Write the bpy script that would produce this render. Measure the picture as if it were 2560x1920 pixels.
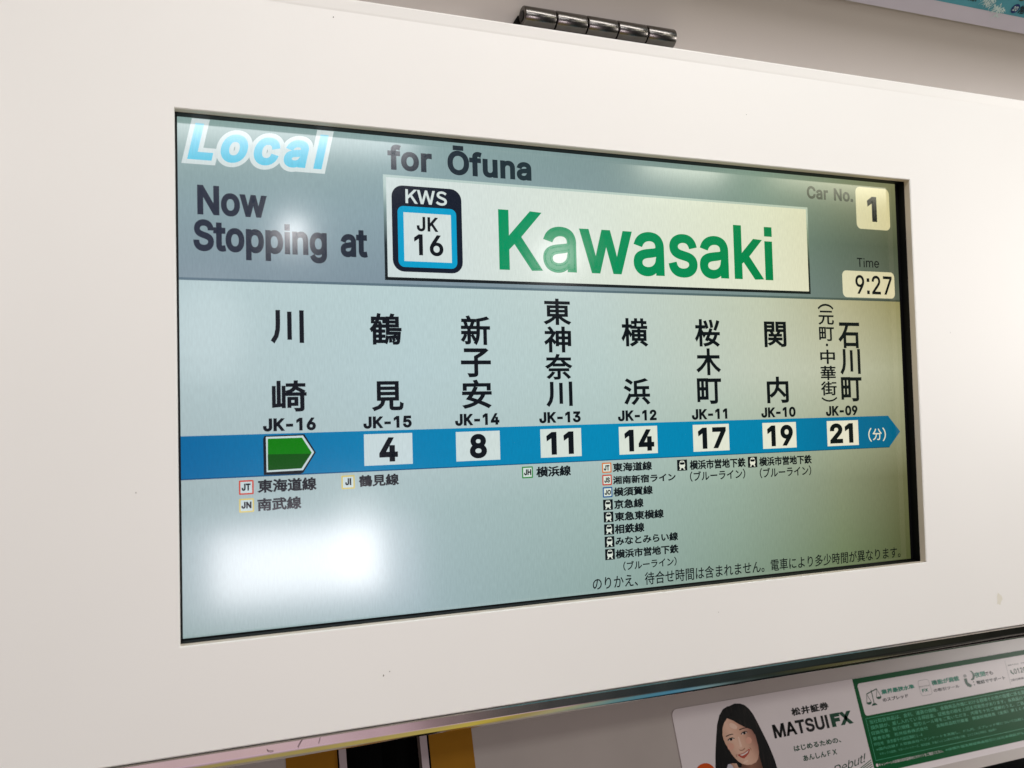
import bpy, bmesh, math, random
from mathutils import Matrix, Vector
from mathutils.geometry import tessellate_polygon

random.seed(7)
for o in list(bpy.data.objects):
    bpy.data.objects.remove(o)
scene = bpy.context.scene
COL = scene.collection

# ------------------------------------------------------------------ frame
# The screen panel leans forward by TILT, the door under it is vertical.
# "panel space": x right, y into the wall, z up along the panel, origin = centre of the opening.
TILT = math.radians(18.94)
FRAME = Matrix.Translation((0, 0, 1.95)) @ Matrix.Rotation(TILT, 4, 'X')

# ------------------------------------------------------------------ camera
cam_data = bpy.data.cameras.new('camera')
cam = bpy.data.objects.new('camera', cam_data)
COL.objects.link(cam)
cam_data.sensor_fit = 'HORIZONTAL'
cam_data.sensor_width = 36.0
cam_data.lens = 29.742
cam_data.clip_start = 0.01
cam_data.clip_end = 100
R_, U_, B_ = (0.93428483, -0.3555848, -0.02590976), (0.01099011, -0.04391442, 0.99897484), (-0.35635808, -0.93361179, -0.03712066)
mc = Matrix(((R_[0], U_[0], B_[0], -0.18820992), (R_[1], U_[1], B_[1], -0.36058256), (R_[2], U_[2], B_[2], -0.0198255), (0, 0, 0, 1)))
cam.matrix_world = FRAME @ mc
cam_data.dof.use_dof = True
cam_data.dof.focus_distance = 0.42
cam_data.dof.aperture_fstop = 16
scene.camera = cam

scene.view_settings.view_transform = 'Standard'
scene.view_settings.look = 'None'
scene.view_settings.exposure = 0
scene.view_settings.gamma = 1
scene.view_settings.use_curve_mapping = False
scene.cycles.max_bounces = 6


def lin(c):
    if isinstance(c, str):
        c = [int(c[i:i + 2], 16) / 255 for i in (0, 2, 4)]
    return tuple((v / 12.92 if v <= .04045 else ((v + .055) / 1.055) ** 2.4) for v in c) + (1.0,)


# ------------------------------------------------------------------ carriage light (no daylight: inside a train)
world = bpy.data.worlds.new('World')
scene.world = world
world.use_nodes = True
wn, wl = world.node_tree.nodes, world.node_tree.links
bg = wn['Background']


def ramp_node(nt, stops, interp='LINEAR'):
    r = nt.nodes.new('ShaderNodeValToRGB')
    r.color_ramp.interpolation = interp
    e = r.color_ramp.elements
    while len(e) > 1:
        e.remove(e[-1])
    e[0].position, e[0].color = stops[0][0], stops[0][1]
    for p, c in stops[1:]:
        n = e.new(p)
        n.color = c
    return r


def G3(r, g, b):
    return (r, g, b, 1)


tc = wn.new('ShaderNodeTexCoord')
sx = wn.new('ShaderNodeSeparateXYZ')
wl.new(tc.outputs['Generated'], sx.inputs[0])


def wmap(sock, a, b):
    m = wn.new('ShaderNodeMapRange')
    m.inputs['From Min'].default_value, m.inputs['From Max'].default_value = a, b
    wl.new(sock, m.inputs['Value'])
    return m.outputs[0]


# invented surroundings at eye level: paler and pinkish on the left, dim on the right
xr = wmap(sx.outputs['X'], -1, 1)
r_mid = ramp_node(world.node_tree, [(0, G3(.34, .30, .30)), (.50, G3(.40, .32, .37)), (.62, G3(.28, .23, .25)),
                                    (.70, G3(.17, .14, .13)), (.76, G3(.06, .06, .055)), (.90, G3(.06, .06, .05)), (1, G3(.3, .3, .27))])
# below it: bright pink and yellow zones added for the trim to reflect, darker rightwards
r_face = ramp_node(world.node_tree, [(0, G3(1.5, 1.1, 1.2)), (.48, G3(3.6, 2.6, 3.1)), (.575, G3(3.9, 2.8, 3.3)), (.583, G3(2.0, 1.4, 1.6)), (.592, G3(3.6, 2.5, 3.0)), (.608, G3(3.2, 2.2, 2.6)), (.622, G3(1.2, .8, .85)),
                                     (.655, G3(.75, .62, .58)), (.675, G3(.32, .32, .32)), (.735, G3(.13, .18, .19)), (.83, G3(.12, .17, .15)), (.865, G3(.30, .30, .14)), (.9, G3(.8, .75, .35)), (1, G3(.8, .8, .7))])
r_low = ramp_node(world.node_tree, [(0, G3(1.2, 1.0, .6)), (.48, G3(2.6, 2.1, .62)), (.53, G3(3.2, 2.5, .35)), (.565, G3(1.7, 1.35, .5)), (.60, G3(2.4, 2.1, 1.1)), (.635, G3(1.5, 1.8, 1.3)),
                                    (.675, G3(.65, 1.4, 1.5)), (.735, G3(.25, 1.2, 2.0)), (.765, G3(1.2, 1.9, 2.0)), (.80, G3(.5, .65, .60)), (.9, G3(.9, 1.1, 1.2)), (1, G3(1, 1, 1))])
for r in (r_mid, r_face, r_low):
    wl.new(xr, r.inputs[0])
zf = wmap(sx.outputs['Z'], -.52, -.60)
mxf = wn.new('ShaderNodeMixRGB')
wl.new(zf, mxf.inputs[0])
wl.new(r_mid.outputs[0], mxf.inputs[1])
wl.new(r_face.outputs[0], mxf.inputs[2])
zl = wmap(sx.outputs['Z'], -.76, -.84)
mx = wn.new('ShaderNodeMixRGB')
wl.new(zl, mx.inputs[0])
wl.new(mxf.outputs[0], mx.inputs[1])
wl.new(r_low.outputs[0], mx.inputs[2])
zu = wmap(sx.outputs['Z'], .15, .55)
mx2 = wn.new('ShaderNodeMixRGB')
mx2.inputs[2].default_value = G3(.50, .48, .45)
wl.new(zu, mx2.inputs[0])
wl.new(mx.outputs[0], mx2.inputs[1])
wl.new(mx2.outputs[0], bg.inputs['Color'])
bg.inputs['Strength'].default_value = 0.20


def lamp(name, pos, aim, sx_, sy_, radiance, color, shape='RECTANGLE', spread=180):
    """area lamp in panel space; radiance in W/m2/sr, so a lamp's brightness does not depend on its size"""
    d = bpy.data.lights.new(name, 'AREA')
    d.shape = shape
    d.size, d.size_y = sx_, sy_
    d.color = color
    d.spread = math.radians(spread)
    area = sx_ * sy_ * (math.pi / 4 if shape in ('DISK', 'ELLIPSE') else 1)
    d.energy = radiance * math.pi * area
    o = bpy.data.objects.new(name, d)
    COL.objects.link(o)
    p, a = Vector(pos), Vector(aim)
    z = (p - a).normalized()
    x = Vector((1, 0, 0))
    x = (x - z * x.dot(z)).normalized()
    y = z.cross(x)
    m = Matrix(((x.x, y.x, z.x, p.x), (x.y, y.y, z.y, p.y), (x.z, y.z, z.z, p.z), (0, 0, 0, 1)))
    o.matrix_world = FRAME @ m
    return o


def mirrored(pt, refl, dist):
    return tuple(pt[i] + refl[i] * dist for i in range(3))


# ceiling lamp over the aisle, to the right of the screen's middle, then two added fill lamps
lamp('key_and_fill_lamp', (0.16, -0.50, 0.57), (0.04, 0, 0.08), 0.80, 0.12, 11.0, (1.0, .99, .98))
lamp('key_and_fill_lamp', (1.75, -0.85, 0.16), (0.20, 0, -0.05), 0.50, 0.50, 15.0, (1.0, .97, .93))  # unseen lamp added to brighten the panel's right side
lamp('key_and_fill_lamp', (-0.75, -0.36, 0.58), (-0.25, 0, 0.14), 0.45, 0.12, 14.5, (1.0, .98, .96))  # unseen lamp added to brighten the panel's upper left
# row of lamps farther across the carriage, seen as streaks along the top of the glossy screen
lamp('row_lamp', (-0.02, -1.40, 0.605), (0.0, 0, 0.0), 0.60, 0.10, 10.5, (.97, .98, 1.0))
lamp('row_lamp', (0.965, -1.40, 0.612), (0.05, 0, 0.0), 0.20, 0.10, 12.0, (1.0, 1.0, .85))
lamp('row_lamp', (1.45, -1.40, 0.615), (0.10, 0, 0.0), 0.34, 0.10, 9.0, (1.0, .96, .75))
# bright window of the door across the aisle, and two small spots of light
lamp('window_light', (0.040, -1.60, -0.342), (-0.14, 0, -0.07), 0.37, 0.145, 10.5, (1.0, .965, .985))
lamp('window_light', (0.180, -1.605, -0.300), (-0.14, 0, -0.07), 0.10, 0.20, 4.2, (1.0, .955, .985))
lamp('window_light', (0.045, -1.61, -0.352), (-0.14, 0, -0.07), 0.54, 0.22, 2.6, (.94, .80, 1.0))  # wider dim lilac lamp, added for a soft fringe round the window's reflection
lamp('spot_light', mirrored((-0.1459, .005, .0613), (.1122, -.9701, .2152), 1.6), (-0.14, 0, 0.06), 0.042, 0.032, 70.0, (1, .98, .98), 'ELLIPSE')
lamp('spot_light', mirrored((-0.0225, .005, .0555), (.4058, -.8952, .1844), 1.6), (-0.02, 0, 0.055), 0.09, 0.07, 12.0, (1, .97, .97), 'ELLIPSE')
lamp('soft_light', mirrored((-0.183, .005, .015), (.0201, -.9942, .1057), 1.6), (-0.18, 0, 0.0), 0.16, 0.22, 2.0, (.97, .97, 1.0), 'ELLIPSE')

# ------------------------------------------------------------------ materials
MATS = {}


def new_mat(name):
    m = bpy.data.materials.new(name)
    m.use_nodes = True
    return m, m.node_tree, m.node_tree.nodes['Principled BSDF']


def paint(name, color, rough=.4, metal=0.0, spec=.5, var=.03, vscale=40, bump=0.0, bscale=400, rvar=0.0):
    """painted or printed surface with slight uneven tone and gloss"""
    if name in MATS:
        return MATS[name]
    m, nt, p = new_mat(name)
    c = lin(color)
    p.inputs['Metallic'].default_value = metal
    p.inputs['Roughness'].default_value = rough
    p.inputs['Specular IOR Level'].default_value = spec
    t = nt.nodes.new('ShaderNodeTexCoord')
    n = nt.nodes.new('ShaderNodeTexNoise')
    n.inputs['Scale'].default_value = vscale
    n.inputs['Detail'].default_value = 6
    nt.links.new(t.outputs['Object'], n.inputs['Vector'])
    r = ramp_node(nt, [(.3, tuple(v * (1 - var) for v in c[:3]) + (1,)), (.7, tuple(min(1, v * (1 + var)) for v in c[:3]) + (1,))])
    nt.links.new(n.outputs['Fac'], r.inputs[0])
    nt.links.new(r.outputs[0], p.inputs['Base Color'])
    if rvar:
        mr = nt.nodes.new('ShaderNodeMapRange')
        mr.inputs['To Min'].default_value, mr.inputs['To Max'].default_value = rough - rvar, rough + rvar
        nt.links.new(n.outputs['Fac'], mr.inputs['Value'])
        nt.links.new(mr.outputs[0], p.inputs['Roughness'])
    if bump:
        b = nt.nodes.new('ShaderNodeBump')
        b.inputs['Strength'].default_value = bump
        b.inputs['Distance'].default_value = .0003
        n2 = nt.nodes.new('ShaderNodeTexNoise')
        n2.inputs['Scale'].default_value = bscale
        nt.links.new(t.outputs['Object'], n2.inputs['Vector'])
        nt.links.new(n2.outputs['Fac'], b.inputs['Height'])
        nt.links.new(b.outputs[0], p.inputs['Normal'])
    MATS[name] = m
    return m


def calm(c, k):
    v = [int(c[i:i + 2], 16) for i in (0, 2, 4)]
    g = .3 * v[0] + .59 * v[1] + .11 * v[2]
    return ''.join('%02X' % round(x + (g - x) * k) for x in v)


def lcd(name, rows, axis_lo=-.1915, axis_hi=.1868, grain=.05, pale=0.0):
    """a colour shown by the backlit LCD.  rows = [(z_mm, [(u, hex)...])...]: the picture's own colours along the
    screen (viewing-angle tint and darkening put into the emission), mixed from row to row.  Glossy screen film on top."""
    if name in MATS:
        return MATS[name]
    m, nt, p = new_mat(name)
    N, K = nt.nodes, nt.links
    p.inputs['Base Color'].default_value = (.002, .002, .002, 1)
    p.inputs['Roughness'].default_value = .12
    p.inputs['Specular IOR Level'].default_value = .7
    t = N.new('ShaderNodeTexCoord')
    s = N.new('ShaderNodeSeparateXYZ')
    K.new(t.outputs['Object'], s.inputs[0])
    u = N.new('ShaderNodeMapRange')
    u.inputs['From Min'].default_value, u.inputs['From Max'].default_value = axis_lo, axis_hi
    K.new(s.outputs['X'], u.inputs['Value'])
    cur, zprev = None, None
    for z, stops in rows:
        stops = [(a, calm(c, pale)) for a, c in stops]
        r = ramp_node(nt, [(a, lin(c)) for a, c in stops])
        K.new(u.outputs[0], r.inputs[0])
        if cur is None:
            cur = r.outputs[0]
        else:
            f = N.new('ShaderNodeMapRange')
            f.inputs['From Min'].default_value, f.inputs['From Max'].default_value = zprev / 1000, z / 1000
            K.new(s.outputs['Z'], f.inputs['Value'])
            mix = N.new('ShaderNodeMixRGB')
            K.new(f.outputs[0], mix.inputs[0])
            K.new(cur, mix.inputs[1])
            K.new(r.outputs[0], mix.inputs[2])
            cur = mix.outputs[0]
        zprev = z
    # pixel columns: fine vertical grain of the panel
    mp = N.new('ShaderNodeMapping')
    mp.inputs['Scale'].default_value = (1700, 1, 260)
    K.new(t.outputs['Object'], mp.inputs['Vector'])
    n = N.new('ShaderNodeTexNoise')
    n.inputs['Scale'].default_value = 1
    n.inputs['Detail'].default_value = 3
    K.new(mp.outputs[0], n.inputs['Vector'])
    mr = N.new('ShaderNodeMapRange')
    mr.inputs['From Min'].default_value, mr.inputs['From Max'].default_value = .3, .7
    mr.inputs['To Min'].default_value, mr.inputs['To Max'].default_value = 1 - grain, 1 + grain
    K.new(n.outputs['Fac'], mr.inputs['Value'])
    mul = N.new('ShaderNodeMixRGB')
    mul.blend_type = 'MULTIPLY'
    mul.inputs[0].default_value = 1
    K.new(cur, mul.inputs[1])
    K.new(mr.outputs[0], mul.inputs[2])
    K.new(mul.outputs[0], p.inputs['Emission Color'])
    p.inputs['Emission Strength'].default_value = 1
    MATS[name] = m
    return m


# ------------------------------------------------------------------ object helpers
def link(o, parent=None, mat_world=None):
    COL.objects.link(o)
    if parent is not None:
        o.parent = parent
    elif mat_world is not None:
        o.matrix_world = mat_world
    return o


def thing(name, label, cat, mw, group=None):
    o = bpy.data.objects.new(name, None)
    o.empty_display_size = .02
    link(o, None, mw)
    tag(o, label, cat, group)
    return o


def tag(o, label, cat, group=None):
    o['label'] = label
    o['category'] = cat
    if group:
        o['group'] = group


BUILD_SCALE = 1.0


class MB:
    """collects faces with material slots, then becomes ONE mesh object"""

    def __init__(self):
        self.v, self.f, self.m, self.mats = [], [], [], []

    def slot(self, mat):
        if mat not in self.mats:
            self.mats.append(mat)
        return self.mats.index(mat)

    def add(self, verts, faces, mat):
        b = len(self.v)
        k = self.slot(mat)
        self.v += [tuple(x) for x in verts]
        for f in faces:
            self.f.append([i + b for i in f])
            self.m.append(k)

    def box(self, x0, x1, y0, y1, z0, z1, mat):
        v = [(x, y, z) for x in (x0, x1) for y in (y0, y1) for z in (z0, z1)]
        self.add(v, [(0, 1, 3, 2), (4, 6, 7, 5), (0, 4, 5, 1), (2, 3, 7, 6), (0, 2, 6, 4), (1, 5, 7, 3)], mat)

    def poly(self, pts, y, mat):
        """flat printed shape in the xz plane facing -y (pts any winding, may be concave)"""
        a = sum(pts[i][0] * pts[(i + 1) % len(pts)][1] - pts[(i + 1) % len(pts)][0] * pts[i][1] for i in range(len(pts)))
        if a < 0:
            pts = pts[::-1]
        vs = [Vector((p[0], p[1], 0)) for p in pts]
        tris = tessellate_polygon([vs])
        out = []
        for t in tris:
            A, B, C = (vs[i] for i in t)
            out.append(tuple(t) if (B - A).cross(C - A).z > 0 else (t[0], t[2], t[1]))
        self.add([(p[0], y, p[1]) for p in pts], out, mat)

    def ring(self, outer, inner, y, mat):
        n = len(outer)
        self.add([(p[0], y, p[1]) for p in outer] + [(p[0], y, p[1]) for p in inner],
                 [(i, (i + 1) % n, n + (i + 1) % n, n + i) for i in range(n)], mat)

    def extrude(self, prof, x0, x1, mat, closed=True, caps=True):
        """profile [(y, z)...] pulled along x"""
        n = len(prof)
        v = [(x0, a, b) for a, b in prof] + [(x1, a, b) for a, b in prof]
        e = range(n if closed else n - 1)
        f = [(i, (i + 1) % n, n + (i + 1) % n, n + i) for i in e]
        if caps and closed:
            f += [tuple(range(n))[::-1], tuple(range(n, 2 * n))]
        self.add(v, f, mat)

    def build(self, name, parent=None, mw=None, smooth=False):
        me = bpy.data.meshes.new(name)
        me.from_pydata([tuple(c * BUILD_SCALE for c in v) for v in self.v], [], self.f)
        for m in self.mats:
            me.materials.append(m)
        for p, k in zip(me.polygons, self.m):
            p.material_index = k
            p.use_smooth = smooth
        me.update()
        o = bpy.data.objects.new(name, me)
        return link(o, parent, mw)


def rrect(x0, z0, x1, z1, r, n=6):
    pts = []
    for cx, cz, a0 in ((x1 - r, z0 + r, -90), (x1 - r, z1 - r, 0), (x0 + r, z1 - r, 90), (x0 + r, z0 + r, 180)):
        for k in range(n + 1):
            a = math.radians(a0 + 90 * k / n)
            pts.append((cx + r * math.cos(a), cz + r * math.sin(a)))
    return pts


def mm(t):
    return [v / 1000 for v in t]


# ------------------------------------------------------------------ lettering
# outlines of the Latin letters (1/1000 em; six numbers per bezier point: handle, point, handle)
GLYPHS={
'!':(196,["87 160 67 160 66 277 65 393 63 509 86 509 109 509 132 509 131 393 129 277 128 160 108 160","111 -4 98 -4 85 -4 75 0 66 9 57 18 52 28 52 41 52 53 57 64 66 73 75 82 85 86 98 86 111 86 121 82 130 73 139 64 143 53 143 41 143 28 139 18 130 9 121 0"]),
'-':(453,["263 244 337 244 337 226 337 207 337 188 263 188 188 188 114 188 114 207 114 226 114 244 188 244"]),
'.':(188,["50 0 50 0 50 0 50 85 50 85 50 85 135 85 135 85 135 85 135 0 135 0 135 0"]),
'0':(453,["264 -7 227 -7 189 -7 157 3 130 24 103 45 83 74 69 113 55 152 48 199 48 254 48 309 55 356 69 395 83 434 104 464 130 484 157 505 189 516 227 516 264 516 296 505 323 484 350 464 370 434 384 395 398 356 405 309 405 254 405 199 398 152 384 113 370 74 350 45 323 24 297 3","202 50 227 50 252 50 273 58 290 74 308 90 321 113 330 144 339 174 344 211 344 254 344 297 339 334 330 365 321 395 308 419 290 435 273 451 252 460 227 460 202 460 180 451 163 435 146 419 132 395 123 365 114 334 109 297 109 254 109 211 114 174 123 144 132 113 146 90 163 74 180 58"]),
'1':(453,["250 509 276 509 276 339 276 170 276 0 255 0 234 0 212 0 212 149 212 299 212 448 211 448 210 448 209 448 168 418 127 388 86 358 86 381 86 404 86 427 123 454 161 481 198 509 224 509"]),
'2':(453,["172 0 64 0 64 16 64 32 64 47 121 108 177 168 234 229 254 249 270 267 282 282 295 298 304 313 311 327 317 341 320 356 320 371 320 390 316 405 308 419 299 432 288 442 273 449 259 456 242 460 224 460 204 460 187 456 172 447 158 439 147 428 139 413 131 399 127 382 127 362 107 362 86 362 66 362 66 392 72 419 86 442 100 465 119 483 143 496 167 509 194 516 225 516 255 516 282 509 306 497 329 484 348 467 361 445 374 424 381 399 381 372 381 354 378 335 371 318 364 300 353 280 336 259 319 237 296 211 267 180 229 140 191 100 153 60 153 59 153 58 153 57 231 57 310 57 389 57 389 38 389 19 389 0 281 0"]),
'3':(453,["252 -7 218 -7 187 -7 158 -1 133 10 107 21 86 37 70 57 54 78 46 103 44 132 66 132 87 132 109 132 111 114 117 99 126 87 136 75 149 65 165 59 181 53 199 50 219 50 239 50 258 53 275 61 292 68 305 79 315 93 324 107 329 124 329 145 329 163 325 181 316 196 307 212 293 224 275 234 256 243 231 248 201 248 186 248 172 248 157 248 157 265 157 282 157 299 200 349 244 399 288 448 288 450 288 451 288 452 215 452 142 452 70 452 70 471 70 490 70 509 171 509 272 509 372 509 372 493 372 477 372 461 319 400 265 339 211 278 211 282 211 285 211 289 249 293 281 288 308 276 335 263 356 246 371 222 386 199 393 173 393 145 393 115 385 89 370 66 355 43 335 25 309 12 282 0"]),
'4':(453,["164 105 40 105 40 123 40 141 40 158 109 275 178 392 247 509 268 509 289 509 311 509 243 394 176 280 109 166 109 165 109 164 109 163 210 163 312 163 413 163 413 144 413 125 413 105 289 105","302 0 282 0 282 40 282 81 282 121 282 130 282 138 282 146 282 203 282 260 282 318 302 318 322 318 343 318 343 212 343 106 343 0 322 0"]),
'5':(453,["254 -7 221 -7 191 -7 164 -1 140 11 116 23 97 39 83 60 69 81 61 104 60 130 81 130 101 130 122 130 124 115 129 101 138 89 147 77 159 67 173 60 188 53 204 50 221 50 242 50 260 55 276 64 292 74 305 87 314 104 323 121 328 141 328 162 328 184 323 204 314 221 304 238 291 252 275 262 258 272 239 277 218 277 201 277 184 274 167 268 151 263 138 255 128 246 108 248 88 250 67 253 77 338 86 423 96 509 186 509 276 509 366 509 366 490 366 471 366 452 294 452 222 452 151 452 145 402 139 352 134 301 135 301 135 301 136 301 147 311 161 319 178 325 194 331 211 334 229 334 253 334 274 329 294 321 313 313 331 301 345 285 359 270 371 252 379 231 387 210 391 188 391 163 391 130 384 101 369 76 354 50 334 30 309 15 283 1"]),
'6':(453,["258 -7 226 -7 195 -7 167 0 142 15 118 29 98 49 84 74 71 100 64 129 64 162 64 186 69 212 80 239 91 266 110 300 137 340 176 396 214 453 252 509 276 509 299 509 322 509 265 426 208 344 151 261 149 261 147 261 145 261 150 271 157 280 165 288 174 296 184 302 196 307 207 312 221 314 235 314 266 314 293 308 316 295 339 282 357 263 370 240 382 216 389 189 389 157 389 125 382 97 368 73 354 48 334 28 310 14 286 0","207 48 226 48 246 48 264 53 279 63 294 72 306 85 314 101 323 118 327 136 327 157 327 178 323 197 314 213 306 230 294 242 279 251 264 261 246 265 226 265 207 265 189 261 174 252 159 243 147 230 138 214 129 198 125 179 125 158 125 137 129 118 138 102 147 85 159 72 174 63 189 53"]),
'7':(453,["120 0 97 0 172 149 248 299 323 448 323 450 323 451 323 452 236 452 149 452 62 452 62 471 62 490 62 509 172 509 281 509 391 509 391 489 391 469 391 449 315 299 240 150 165 0 142 0"]),
'8':(453,["260 -7 226 -7 192 -7 162 -1 136 11 109 24 89 40 74 62 59 83 52 108 52 135 52 157 56 177 65 195 74 213 86 229 101 241 116 253 133 261 153 265 153 265 153 266 153 267 128 273 108 287 93 308 78 329 70 353 70 380 70 406 77 429 90 450 104 470 122 486 146 498 169 510 196 516 226 516 256 516 283 510 306 498 329 486 348 470 361 450 375 429 382 406 382 380 382 353 374 329 359 308 344 287 325 273 300 267 300 266 300 265 300 265 319 261 336 253 351 241 366 229 378 213 387 195 396 177 401 157 401 135 401 108 393 83 378 62 364 40 343 24 317 11 291 -1","204 49 226 49 249 49 268 53 285 60 301 68 314 78 323 91 332 105 337 121 337 139 337 158 332 174 322 189 313 203 300 214 283 223 266 231 247 235 226 235 205 235 186 231 169 223 152 214 139 203 130 189 120 174 115 158 115 139 115 121 120 105 129 91 138 78 151 68 167 60 184 53","208 290 226 290 244 290 260 293 274 300 288 307 299 318 307 330 315 343 319 358 319 376 319 393 315 407 308 420 300 433 289 443 275 449 261 456 245 460 226 460 208 460 191 456 177 449 163 443 152 433 145 420 137 407 133 393 133 376 133 358 137 343 145 330 152 318 163 307 178 300 192 293"]),
'9':(453,["195 516 226 516 258 516 286 508 310 494 335 480 354 460 368 434 382 409 389 380 389 347 389 323 383 297 373 270 362 243 343 209 315 168 277 112 239 56 200 0 177 0 154 0 130 0 187 83 244 165 301 248 303 248 305 248 307 248 303 238 296 229 287 221 279 213 269 207 257 202 245 197 232 195 218 195 187 195 160 201 137 214 114 227 96 245 83 269 70 292 64 320 64 352 64 384 71 412 85 436 99 461 118 480 143 494 167 508","246 460 226 460 207 460 189 456 174 446 159 437 147 424 138 407 130 391 125 372 125 352 125 330 130 312 138 295 147 279 159 266 174 257 189 248 207 243 226 243 246 243 263 248 279 257 294 266 306 279 314 295 323 311 327 330 327 350 327 372 323 391 314 407 306 424 294 437 279 446 264 456"]),
':':(188,["55 0 55 0 55 0 55 80 55 80 55 80 135 80 135 80 135 80 135 0 135 0 135 0","55 350 55 350 55 350 55 430 55 430 55 430 135 430 135 430 135 430 135 350 135 350 135 350"]),
'A':(480,["39 0 16 0 78 170 140 339 201 509 226 509 251 509 276 509 338 339 401 170 463 0 440 0 418 0 395 0 359 101 323 202 287 302 281 321 273 344 264 372 255 400 245 435 232 478 236 478 241 478 245 478 233 435 222 399 213 371 204 343 196 320 191 302 155 202 120 101 85 0 62 0","197 142 110 142 110 161 110 180 110 199 197 199 283 199 370 199 370 180 370 161 370 142 283 142"]),
'C':(510,["293 -7 267 -7 223 -7 184 4 150 25 116 46 89 76 70 115 50 154 40 201 40 254 40 308 50 354 70 393 89 432 116 462 150 484 184 505 223 516 267 516 293 516 317 512 340 504 363 497 384 486 402 471 420 457 436 439 448 418 460 398 468 374 473 348 451 348 430 348 408 348 404 366 398 381 389 395 381 408 370 419 357 428 345 438 331 444 315 449 300 454 284 456 267 456 236 456 208 448 184 432 159 417 139 394 125 364 111 334 103 297 103 254 103 211 111 175 125 145 140 115 159 92 184 76 209 61 236 53 267 53 284 53 300 55 315 60 331 65 345 71 357 81 370 90 381 101 389 114 398 128 404 143 408 160 430 160 451 160 473 160 469 135 460 111 448 91 436 70 421 52 402 38 384 23 363 12 341 5 318 -3"]),
'D':(502,["271 0 219 0 178 0 137 0 96 0 96 19 96 38 96 57 136 57 175 57 215 57 256 57 291 65 318 81 345 97 366 119 379 149 392 179 399 214 399 255 399 296 392 331 379 361 366 390 346 412 320 428 293 444 260 452 221 452 178 452 136 452 93 452 93 471 93 490 93 509 137 509 181 509 225 509 275 509 317 499 353 478 388 458 415 429 433 391 452 353 462 308 462 255 462 202 452 157 433 119 414 81 387 51 351 31 314 10","103 509 125 509 125 339 125 170 125 0 103 0 82 0 60 0 60 170 60 339 60 509 82 509"]),
'F':(410,["82 0 60 0 60 170 60 339 60 509 163 509 266 509 369 509 369 490 369 471 369 452 288 452 206 452 125 452 125 394 125 336 125 278 198 278 272 278 346 278 346 259 346 240 346 221 272 221 198 221 125 221 125 147 125 74 125 0 103 0"]),
'H':(517,["82 0 60 0 60 170 60 339 60 509 82 509 103 509 125 509 125 435 125 362 125 289 214 289 303 289 392 289 392 362 392 435 392 509 414 509 435 509 457 509 457 339 457 170 457 0 435 0 414 0 392 0 392 77 392 155 392 232 303 232 214 232 125 232 125 155 125 77 125 0 103 0"]),
'I':(196,["62 0 62 0 62 0 62 509 62 509 62 509 134 509 134 509 134 509 134 0 134 0 134 0"]),
'J':(396,["230 -7 185 -7 140 -7 104 6 75 33 47 59 33 97 33 145 33 155 33 164 33 173 55 173 76 173 98 173 98 164 98 155 98 145 98 114 106 91 122 74 137 58 159 50 185 50 211 50 232 58 248 74 264 91 272 114 272 145 272 267 272 388 272 509 293 509 315 509 336 509 336 388 336 267 336 145 336 97 322 59 294 33 266 6"]),
'K':(467,["146 189 104 145 104 169 104 193 104 216 116 232 128 247 139 261 151 275 162 290 174 303 187 317 199 331 212 344 262 399 313 454 364 509 392 509 420 509 448 509 376 431 304 353 231 276 230 276 229 276 228 276 187 233","82 0 60 0 60 170 60 339 60 509 82 509 103 509 125 509 125 451 125 392 125 334 124 298 124 261 124 225 124 214 124 204 125 193 125 129 125 64 125 0 103 0","398 0 372 0 311 86 249 173 188 259 201 276 215 293 228 309 302 206 375 103 449 0 423 0"]),
'L':(393,["160 0 60 0 60 170 60 339 60 509 82 509 103 509 125 509 125 358 125 208 125 57 203 57 282 57 361 57 361 38 361 19 361 0 261 0"]),
'M':(628,["81 0 60 0 60 170 60 339 60 509 91 509 121 509 152 509 193 402 235 294 277 187 280 180 284 170 287 159 291 148 295 136 299 123 303 110 307 97 311 84 315 71 319 59 322 49 317 49 312 49 307 49 310 59 314 70 318 83 322 95 326 108 330 121 334 134 338 147 342 158 346 170 349 179 352 187 394 294 435 402 476 509 507 509 537 509 568 509 568 339 568 170 568 0 547 0 525 0 504 0 504 97 504 194 504 291 504 302 504 314 504 327 505 340 505 354 505 369 505 383 506 398 506 413 506 428 507 443 507 457 509 457 511 457 513 457 508 441 503 426 498 409 492 393 487 378 482 363 477 348 472 334 467 322 463 309 459 299 456 291 418 194 380 97 342 0 323 0 305 0 286 0 248 97 209 194 170 291 167 299 163 309 159 321 155 333 150 346 145 361 140 376 135 391 129 408 124 424 118 441 112 457 114 457 117 457 119 457 119 444 120 431 120 416 120 401 121 387 121 372 121 357 121 342 122 328 122 315 122 302 122 291 122 194 122 97 122 0 101 0"]),
'N':(523,["82 0 60 0 60 170 60 339 60 509 85 509 111 509 136 509 205 400 274 291 343 183 349 174 355 164 363 151 370 138 379 123 388 107 396 90 405 73 414 55 411 55 408 54 405 54 403 72 401 90 401 108 400 126 399 142 399 157 399 172 399 185 399 195 399 300 399 404 399 509 420 509 442 509 463 509 463 339 463 170 463 0 438 0 412 0 387 0 325 97 264 193 202 290 194 303 186 316 177 331 169 345 159 362 148 381 137 400 123 424 108 452 111 453 115 453 119 454 120 428 121 405 122 384 123 362 124 344 124 328 125 312 125 300 125 291 125 194 125 97 125 0 103 0"]),
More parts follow.
